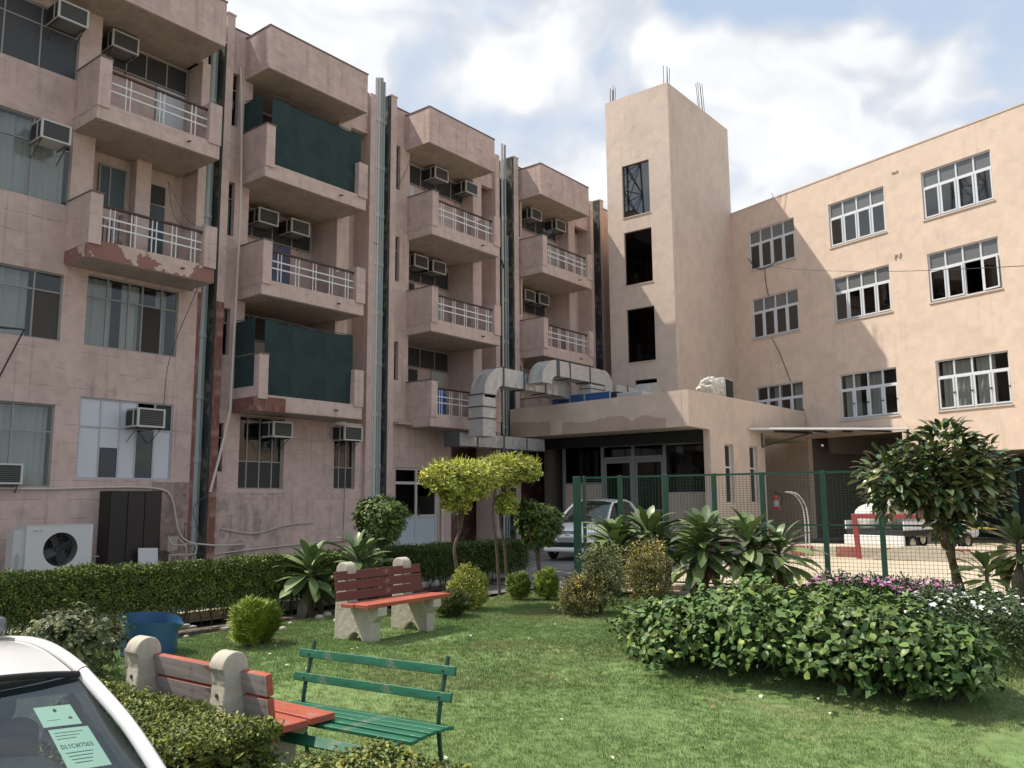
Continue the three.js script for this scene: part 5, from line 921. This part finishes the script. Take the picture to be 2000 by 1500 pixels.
{
  const t = thing('bent_standpipe', 'pair of thin bent steel pipes rising from the yard behind the fence', 'pipe', 22.2, 0, -7.95);
  for (const s of [0, .09]) obj('pipe', tube([[0, .0, s], [0, 1.2, s], [-.02, 1.5, s - .06], [-.1, 1.75, s - .22], [-.15, 1.8, s - .42]], .018, 7, 30), M.pipeLight, t); obj('tap', [bar([0, .75, -.12], [0, .75, .18], .02, 6), bar([0, .68, -.08], [0, .85, -.08], .015, 6)], M.steel, t);
}
{
  const t = thing('loaded_truck', 'small white flatbed truck loaded with white sheeted sacks behind the red frame', 'truck', 28.6, 0, -7.1, -.32);
  obj('bed', [RB(-1.6, 1.6, .50, .62, -.95, .95, .02), B(-1.6, 1.6, .62, .68, -.97, .97)], M.acDark, t);
  obj('tailboard', RB(-1.68, -1.60, .22, .52, -1.0, 1.0, .02), M.white, t); obj('side_board', [RB(-1.6, 1.6, .68, .95, -1.0, -.95, .01), RB(-1.6, 1.6, .68, .95, .95, 1.0, .01)], M.white, t);
  obj('cab', RB(1.6, 2.8, .35, 1.75, -.85, .85, .15, 4), M.white, t); obj('cab_window', B(1.59, 1.6, 1.1, 1.6, -.7, .7), M.glassDark, t);
  for (const [x, z] of [[-1.0, -.75], [-1.0, .75], [2.0, -.75], [2.0, .75]]) { const w = obj('wheel', new THREE.CylinderGeometry(.28, .28, .2, 24).rotateX(Math.PI / 2).translate(x, .28, z), M.rubber, t); obj('rim', new THREE.CylinderGeometry(.15, .15, .21, 16).rotateX(Math.PI / 2).translate(x, .28, z), M.chrome, w); }
  for (let i = 0; i < 7; i++) { const g = new THREE.SphereGeometry(.42, 18, 12), p = g.attributes.position; for (let k = 0; k < p.count; k++) { const n = 1 + .5 * (fbm(p.getX(k) * 4 + i * 9, p.getY(k) * 4, p.getZ(k) * 4, 3) - .5); p.setXYZ(k, p.getX(k) * n, p.getY(k) * n * (i < 4 ? 1 : 1.15), p.getZ(k) * n); } g.computeVertexNormals(); obj('sack', g.translate(-1.2 + (i % 4) * .6, 1.0 + (i > 3 ? .45 : 0), -.4 + (i * 5 % 7) * .14), std(.62, .61, .58, .7), t); }
}
tag(obj('barrier_pole', [bar([26.6, .82, -5.6], [27.4, .76, -4.55], .035, 8), bar([27.4, .76, -4.55], [27.9, .72, -3.9], .03, 8), bar([26.75, .0, -5.45], [26.75, .81, -5.45], .03, 6), bar([27.85, 0, -3.95], [27.85, .72, -3.95], .03, 6)], std(.50, .42, .06, .5), scene), 'yellow barrier pole at low height right of the glossy tree trunk', 'barrier pole');
tag(obj('drain_cover', RB(22.2, 22.6, -.02, .03, -4.6, -3.9, .005), std(.10, .09, .07, .8), scene), 'small dark drain cover in the sunny paving behind the fence', 'drain cover');

// ================================================================ benches
function concreteBench(label, x, z, turn, y, seatM, backM, backRear, o = {}) {
  const t = thing('concrete_bench', label, 'bench', x, y, z, turn);              // faces local +z; length along x
  for (const s of [-1, 1]) {
    const sh = new THREE.Shape();                                              // side profile in z-y: post with round head, seat support
    sh.moveTo(-.30, 0); sh.lineTo(-.30, .30); sh.lineTo(-.265, .68); sh.lineTo(-.275, .76); sh.absarc(-.205, .79, .085, Math.PI, 0, true); sh.lineTo(-.13, .72); sh.lineTo(-.09, .42); sh.lineTo(.38, .38); sh.lineTo(.38, .30); sh.lineTo(.28, .22); sh.lineTo(.27, 0); sh.lineTo(.15, 0); sh.quadraticCurveTo(.02, .20, -.10, 0); sh.closePath();
    const g = new THREE.ExtrudeGeometry(sh, { depth: .13, bevelEnabled: true, bevelSize: .012, bevelThickness: .012, bevelSegments: 2, curveSegments: 12 }).rotateY(-Math.PI / 2).scale(1, 1, 1); // local x was z
    g.translate(s * (o.gap || .48) + .065, 0, 0);
    const e = obj('end_support', g, M.concrete, t);
    for (const yy of [.50, .62]) obj('bolt', new THREE.CylinderGeometry(.014, .014, .02, 8).rotateX(Math.PI / 2).translate(s * (o.gap || .48), yy, -.31 + (yy - .3) * .09), M.steel, e);
  }
  const hl = o.hl || .74;
  for (let i = 0; i < 3; i++) { const ph = o.ph || .105, y0 = (o.y0 || .45) + i * (ph + .012), p = obj('back_plank', RB(-hl, hl, 0, ph, -.022, .022, .006), backM, t); p.position.set(0, y0, -.085 - .02 * i); p.rotation.x = -.15; if (backRear) { const q = obj('plank_rear', RB(-hl + .003, hl - .003, .003, ph - .005, -.026, -.0225, .001), backRear, p); } }
  for (let i = 0; i < 2; i++) { const p = obj('seat_plank', RB(-hl, hl, 0, .045, 0, .20, .006), seatM, t); p.position.set(0, .39 + .004 * i, -.03 + i * .225); }
  return t;
}
concreteBench('concrete bench facing the lawn with dark red back planks and orange seat', 7.38, -7.86, .08, 0, M.orange, M.maroon, null, { gap: .50, hl: .76 });
concreteBench('near concrete bench seen from behind, its orange paint worn to grey wood', 3.46, -5.46, Math.PI / 2 + .015, gy(3.46, -5.46), M.orange, M.orange, M.woodGrey, { gap: .52, hl: .86, ph: .135, y0: .34 });
{
  const t = thing('slat_bench', 'green slatted metal framed bench on the lawn in front', 'bench', 3.95, gy(3.95, -4.6) - .03, -4.58, -1.464), hl = .72; // local x along length, faces +z
  const leg = s => { const x = s * (hl - .10); return [tube([[x, 0, -.26], [x, .38, -.20], [x, .48, -.20], [x, .84, -.30]], .016, 6, 24), bar([x, 0, .26], [x, .36, .16], .016, 6), tube([[x, .40, -.2], [x, .385, 0], [x, .40, .2], [x, .37, .26]], .014, 6, 20)]; };
  for (const s of [-1, 1]) { const g = leg(s); obj('leg', g[0], M.greenPost, t); obj('leg', g[1], M.greenPost, t); obj('seat_support', g[2], M.greenPost, t); }
  for (const [y, z] of [[.60, -.235], [.76, -.28]]) { const p = obj('back_slat', RB(-hl, hl, -.030, .030, -.012, .012, .005), M.green, t); p.position.set(0, y, z + .03); p.rotation.x = -.2; for (const s of [-1, 1]) obj('bolt', new THREE.SphereGeometry(.009, 8, 6).translate(s * (hl - .1), 0, .013), M.rust, p); }
  for (let i = 0; i < 6; i++) { const z = i === 5 ? .30 : -.20 + i * .092, p = obj('seat_slat', RB(-hl, hl, -.012, .012, -.034, .034, .005), M.green, t); p.position.set(0, .41 + .012 * Math.cos((i - 2) * .7) - (i === 5 ? .06 : 0), z); p.rotation.x = i === 5 ? .9 : i === 0 ? -.15 : .02; }
}
// blue tub cut down from a drum
{
  const t = thing('cut_tub', 'blue plastic tub cut from a drum lying open by the hedge', 'tub', 4.95, gy(4.9, -9), -9.0), n = 64, pos = [], idx = [], ring = 5, r0 = .30;
  for (const [off, dir] of [[0, 1], [-.008, -1]]) { const base = pos.length / 3; for (let i = 0; i <= n; i++) { const a = i / n * Math.PI * 2, lip = Math.exp(-((Math.atan2(Math.sin(a + .9), Math.cos(a + .9)) / .28) ** 2)), h = .375 + .035 * Math.cos(a - 1.7) - .05 * lip; for (let j = 0; j <= ring; j++) { const f = j / ring, r = (r0 + off) * (.94 + .06 * f + (f > .75 ? lip * .22 * (f - .75) * 4 : 0)); pos.push(Math.cos(a) * r, f * h, -Math.sin(a) * r); } } for (let i = 0; i < n; i++) for (let j = 0; j < ring; j++) { const a = base + i * (ring + 1) + j, b = a + ring + 1; dir > 0 ? idx.push(a, b, a + 1, b, b + 1, a + 1) : idx.push(a, a + 1, b, b, a + 1, b + 1); } }
  const g = new THREE.BufferGeometry(); g.setAttribute('position', new THREE.Float32BufferAttribute(pos, 3)); g.setIndex(idx); g.computeVertexNormals(); obj('shell', g, M.blueTub, t);
  obj('bottom', new THREE.CylinderGeometry(.285, .285, .02, 40).translate(0, .015, 0), M.blueTub, t);
}

// ================================================================ cars (small hatchbacks); local +x is forward
function patchGeo(a, b, c, d, bulge, n, m, u0 = 0, u1 = 1, v0 = 0, v1 = 1, off = 0) {   // a-b bottom edge, d-c top edge
  a = V3(...a); b = V3(...b); c = V3(...c); d = V3(...d); const nn = b.clone().sub(a).cross(d.clone().sub(a)).normalize(), pos = [], idx = [], uv = [];
  for (let j = 0; j <= m; j++) for (let i = 0; i <= n; i++) { const u = mix(u0, u1, i / n), v = mix(v0, v1, j / m), p = a.clone().lerp(b, u).lerp(d.clone().lerp(c, u), v); p.addScaledVector(nn, bulge * 4 * u * (1 - u) * (.5 + 2 * v * (1 - v)) + off); pos.push(p.x, p.y, p.z); uv.push(i / n, j / m); }
  for (let j = 0; j < m; j++) for (let i = 0; i < n; i++) { const q = j * (n + 1) + i, w = q + n + 1; idx.push(q, q + 1, w, w, q + 1, w + 1); }
  const g = new THREE.BufferGeometry(); g.setAttribute('position', new THREE.Float32BufferAttribute(pos, 3)); g.setAttribute('uv', new THREE.Float32BufferAttribute(uv, 2)); g.setIndex(idx); g.computeVertexNormals(); return g;
}
function hatchback(label, x, y, z, turn, paintM, o = {}) {
  const t = thing('parked_car', label, 'car', x, y, z, turn);
  const st = [[-1.84, .56, .38, .62], [-1.80, .66, .30, .80], [-1.70, .73, .25, .90], [-1.2, .775, .21, .95], [-.2, .785, .21, .94], [.55, .78, .21, .935], [.95, .765, .21, .92], [1.25, .74, .22, .875], [1.55, .70, .23, .80], [1.72, .64, .26, .73], [1.80, .56, .32, .64], [1.82, .45, .38, .58]];
  const K = 28, pos = [], idx = [];
  st.forEach(([sx, hw, y0, y1]) => { for (let k = 0; k < K; k++) { const a = k / K * Math.PI * 2, ca = Math.cos(a), sa = Math.sin(a), e = .42, cx = Math.sign(ca) * Math.pow(Math.abs(ca), e), sy = Math.sign(sa) * Math.pow(Math.abs(sa), e + .1); pos.push(sx + (sy < 0 ? 0 : -.02 * Math.abs(cx)), (y0 + y1) / 2 + sy * (y1 - y0) / 2 + (sy > .8 ? .025 * (1 - cx * cx) : 0), cx * hw * (sy > 0 ? 1 - .06 * sy : 1)); } });
  for (let i = 0; i < st.length - 1; i++) for (let k = 0; k < K; k++) { const a = i * K + k, b = i * K + (k + 1) % K; idx.push(a, b, a + K, b, b + K, a + K); }
  for (const [base, f] of [[0, 1], [(st.length - 1) * K, 0]]) for (let k = 1; k < K - 1; k++) f ? idx.push(base, base + k + 1, base + k) : idx.push(base, base + k, base + k + 1);
  const g = new THREE.BufferGeometry(); g.setAttribute('position', new THREE.Float32BufferAttribute(pos, 3)); g.setIndex(idx); g.computeVertexNormals(); obj('body', g, paintM, t);
  const A = s => [.78, .93, s * .69], Hd = s => [.02, 1.43, s * .55], Rh = s => [-1.30, 1.45, s * .55], Rb = s => [-1.74, .93, s * .66];
  const top = (s, k) => { const u = k; return [mix(.02, -1.30, u), 1.43 + .055 * Math.sin(Math.PI * u) + .02 * u, s * (.555 + .025 * Math.sin(Math.PI * u))]; };
  // roof panel between the side rails, with the drip channel left open as a real groove
  const nx = 24, nz = 16, rp = [], ri = []; for (let j = 0; j <= nx; j++) for (let i = 0; i <= nz; i++) { const u = j / nx, w = i / nz * 2 - 1, q = top(1, u); rp.push(q[0] + .05 * (1 - w * w) * (1 - u) - .03 * (1 - w * w) * u, q[1] + .012 + .045 * (1 - w * w), w * (q[2] - .055)); } for (let j = 0; j < nx; j++) for (let i = 0; i < nz; i++) { const a = j * (nz + 1) + i, b = a + nz + 1; ri.push(a, a + 1, b, b, a + 1, b + 1); }
  const rg = new THREE.BufferGeometry(); rg.setAttribute('position', new THREE.Float32BufferAttribute(rp, 3)); rg.setIndex(ri); rg.computeVertexNormals(); const roof = obj('roof', rg, paintM, t);
  for (const s of [-1, 1]) { obj('roof_rail', limb([0, .2, .4, .6, .8, 1].map(u => { const q = top(s, u); return [q[0], q[1], q[2]]; }), [.034, .036, .036, .034, .034], 10), paintM, t); obj('roof_ditch', tube([.02, .25, .5, .75, .98].map(u => { const q = top(s, u); return [q[0], q[1] - .012, q[2] - s * .048]; }), .017, 6, 30), M.rubber, t);
    obj('front_pillar', limb([[.86, .86, s * .70], A(s), [.42, 1.215, s * .622], Hd(s)], [.04, .036, .034, .034], 10), paintM, t); obj('rear_pillar', limb([Rb(s), [-1.58, 1.22, s * .61], Rh(s)], [.07, .06, .04], 10), paintM, t); obj('door_pillar', limb([[-.30, .93, s * .735], [-.28, 1.46, s * .575]], [.03, .022], 6), M.rubber, t);
    const sideP = s > 0 ? [[.70, .94, .70], [-1.62, .94, .68], [-1.24, 1.44, .56], [.0, 1.43, .56]] : [[-1.62, .94, -.68], [.70, .94, -.70], [.0, 1.43, -.56], [-1.24, 1.44, -.56]]; obj('side_window', patchGeo(...sideP, .02, 12, 6), M.glassCar, t);
    const mir = obj('mirror', new THREE.SphereGeometry(.09, 14, 10).scale(.6, .75, 1).translate(.66, .93, s * .86), paintM, t);
    const hl = obj('headlight', new THREE.SphereGeometry(.13, 16, 10).scale(.7, .6, 1.05).rotateY(-s * .45).translate(1.66, .62, s * .50), std(.55, .57, .58, .1, { metalness: .6 }), t);
    for (const wx of [-1.13, 1.13]) { const w = obj('wheel', new THREE.TorusGeometry(.205, .075, 12, 32).translate(wx, .27, s * .70), M.rubber, t); obj('rim', new THREE.CylinderGeometry(.17, .17, .10, 20).rotateX(Math.PI / 2).translate(wx, .27, s * .70), M.chrome, w); obj('wheel_arch', new THREE.TorusGeometry(.30, .025, 6, 28, Math.PI).translate(wx, .27, s * .765), M.rubber, t); }
  }
  obj('header_strip', tube([-1, -.6, 0, .6, 1].map(w => [.045 + .05 * (1 - w * w), 1.432 + .045 * (1 - w * w), w * .52]), .016, 6, 24), M.rubber, t);
  const ws = [A(1), A(-1), Hd(-1), Hd(1)].map(p => [p[0], p[1], p[2] * .96]);
  obj('windshield', patchGeo(...ws, .05, 24, 14, 0, 1, 0, 1, 0), M.glassShield, t);
  const fb = std(.035, .038, .045, .35); obj('frit_band', [patchGeo(...ws, .05, 24, 3, 0, 1, .86, 1, -.012), patchGeo(...ws, .05, 3, 12, 0, .07, 0, .86, -.012), patchGeo(...ws, .05, 3, 12, .93, 1, 0, .86, -.012), patchGeo(...ws, .05, 24, 2, .07, .93, 0, .06, -.012)], fb, t);
  obj('rear_window', patchGeo(Rb(-1), Rb(1), Rh(1), Rh(-1), .03, 12, 8), M.glassCar, t);
  obj('dashboard', RB(.15, .85, .70, .90, -.62, .62, .06, 3), std(.10, .12, .115, .7), t); obj('cabin_floor', B(-1.6, .8, .3, .36, -.62, .62), M.roomDark, t);
  for (const s of [-.34, .34]) { obj('seat', [RB(-.5, .1, .42, .62, s - .24, s + .24, .06, 3), RB(-.72, -.52, .5, 1.12, s - .24, s + .24, .07, 3), RB(-.72, -.58, 1.12, 1.3, s - .13, s + .13, .05, 3)], std(.08, .08, .075, .9), t); }
  obj('steering_wheel', new THREE.TorusGeometry(.18, .016, 8, 28).rotateY(Math.PI / 2).rotateZ(.4).translate(.22, .90, .34), M.rubber, t);
  obj('grille', [0, 1, 2].map(i => RB(1.775, 1.80, .60 + i * .045, .615 + i * .045, -.30, .30, .004)), M.chrome, t); obj('grille_backing', RB(1.74, 1.785, .58, .735, -.32, .32, .01), M.rubber, t);
  obj('emblem', [new THREE.TorusGeometry(.045, .008, 8, 28).scale(1.3, .8, 1).rotateY(Math.PI / 2).translate(1.812, .655, 0), bar([1.812, .63, -.022], [1.812, .68, -.012], .007, 5), bar([1.812, .63, .012], [1.812, .68, .022], .007, 5), bar([1.812, .65, -.02], [1.812, .66, .02], .006, 5)], M.chrome, t);
  obj('bumper', [RB(1.70, 1.86, .22, .34, -.66, .66, .05, 3)], paintM, t); obj('bumper_strip', RB(1.72, 1.85, .345, .46, -.64, .64, .03, 3), M.rubber, t); obj('number_plate', RB(1.852, 1.862, .48, .58, -.25, .25, .003), std(.28, .29, .28, .5), t);
  return t;
}
hatchback('white hatchback parked nose out beside the entrance porch behind the mesh fence', 21.1, 0, -13.75, Math.atan2(-.19, -.98), M.carWhite).scale.setScalar(1.08);
const near = hatchback('white car close to the viewer with paper slips inside its windshield', 1.57, -.69, -4.53, -93 * Math.PI / 180, M.carWhite);
obj('roof_carrier', RB(-1.28, -.98, 1.53, 1.63, -.52, .1, .03, 3), M.carGrey, near, 'dark grey carrier at the rear of the roof');
{
  const slip = (w, h, draw) => { const c = document.createElement('canvas'); c.width = w; c.height = h; const q = c.getContext('2d'); q.fillStyle = '#dff0e4'; q.fillRect(0, 0, w, h); q.fillStyle = '#33443e'; draw(q); const ct = new THREE.CanvasTexture(c); ct.colorSpace = THREE.SRGBColorSpace; return new THREE.MeshStandardMaterial({ map: ct, roughness: .8, side: THREE.DoubleSide }); };
  const ws = [[.78, .93, .6624], [.78, .93, -.6624], [.02, 1.43, -.528], [.02, 1.43, .528]];
  const mk = (name, u0, u1, v0, v1, m) => { const o = new THREE.Mesh(patchGeo(...ws, .05, 6, 6, u0, u1, v0, v1, -.014), m); o.name = name; near.add(o); return o; };
  mk('parking_slip', .735, .885, .63, .78, slip(256, 160, q => { q.beginPath(); q.ellipse(128, 38, 12, 16, .5, 0, 6.3); q.fill(); q.fillRect(40, 110, 90, 4); q.fillRect(190, 96, 26, 18); }));
  mk('permit_slip', .745, .90, .33, .61, slip(320, 320, q => { q.font = '20px sans-serif'; for (let i = 0; i < 3; i++) q.fillRect(30, 30 + i * 24, 230 - i * 40, 6); q.font = 'bold 46px sans-serif'; q.fillText('DL1CW7503', 24, 160); for (let i = 0; i < 4; i++) q.fillRect(40 + i * 10, 190 + i * 26, 210 - i * 26, 7); }));
  obj('dash_paper', new THREE.CircleGeometry(.17, 30).rotateX(-Math.PI / 2).scale(.75, 1, 1).translate(.50, .906, -.40), std(.55, .66, .60, .9), near);
}
// a leafy tree behind the viewer, the one the windshield mirrors
{
  const t = thing('roadside_tree', 'leafy roadside tree behind the viewer, mirrored in the near windshield', 'tree', -1.4, -.7, -1.6); obj('trunk', limb([[0, 0, 0], [.1, 2.0, 0], [.9, 4.6, -.5], [3.2, 8.0, -1.4]], [.2, .16, .13, .06], 8), M.bark, t);
  const s = []; for (let i = 0; i < 2600; i++) { const a = rr(0, 6.283), u = rr(-1, 1), w = Math.sqrt(1 - u * u), q = Math.pow(rnd(), .4) * (1 + .5 * (fbm(Math.cos(a) * w * 2, u * 2, Math.sin(a) * w * 2, 3) - .5)); s.push({ p: [3.5 + Math.cos(a) * w * 1.7 * q, 8.4 + u * 1.2 * q, -1.5 + Math.sin(a) * w * 1.7 * q], s: rr(.8, 1.5), c: tint([.06, .09, .028], .35) }); }
  scatter('crown', t, clump(6, .14, .06, .12), LM, s);
}
const GROUPS = { rosette_plant: 'long leaved rosette plants', thuja_bush: 'small rounded thujas', wispy_bush: 'straggly flowering bushes', air_duct: 'silver air ducts', concrete_bench: 'concrete benches', topiary_tree: 'bowl shaped topiary trees', pigeon: 'pigeons on the balcony ledge', shade_net: 'green shade nets', hedge: 'clipped hedges', parked_car: 'parked white cars' };
for (const o of scene.children) { const g = GROUPS[o.name.replace(/_\d+$/, '')]; if (g && !o.userData.group) o.userData.group = g; }
scene.traverse(o => { if (o.isMesh) { o.castShadow = true; o.receiveShadow = true; } });
renderer.render(scene, camera);
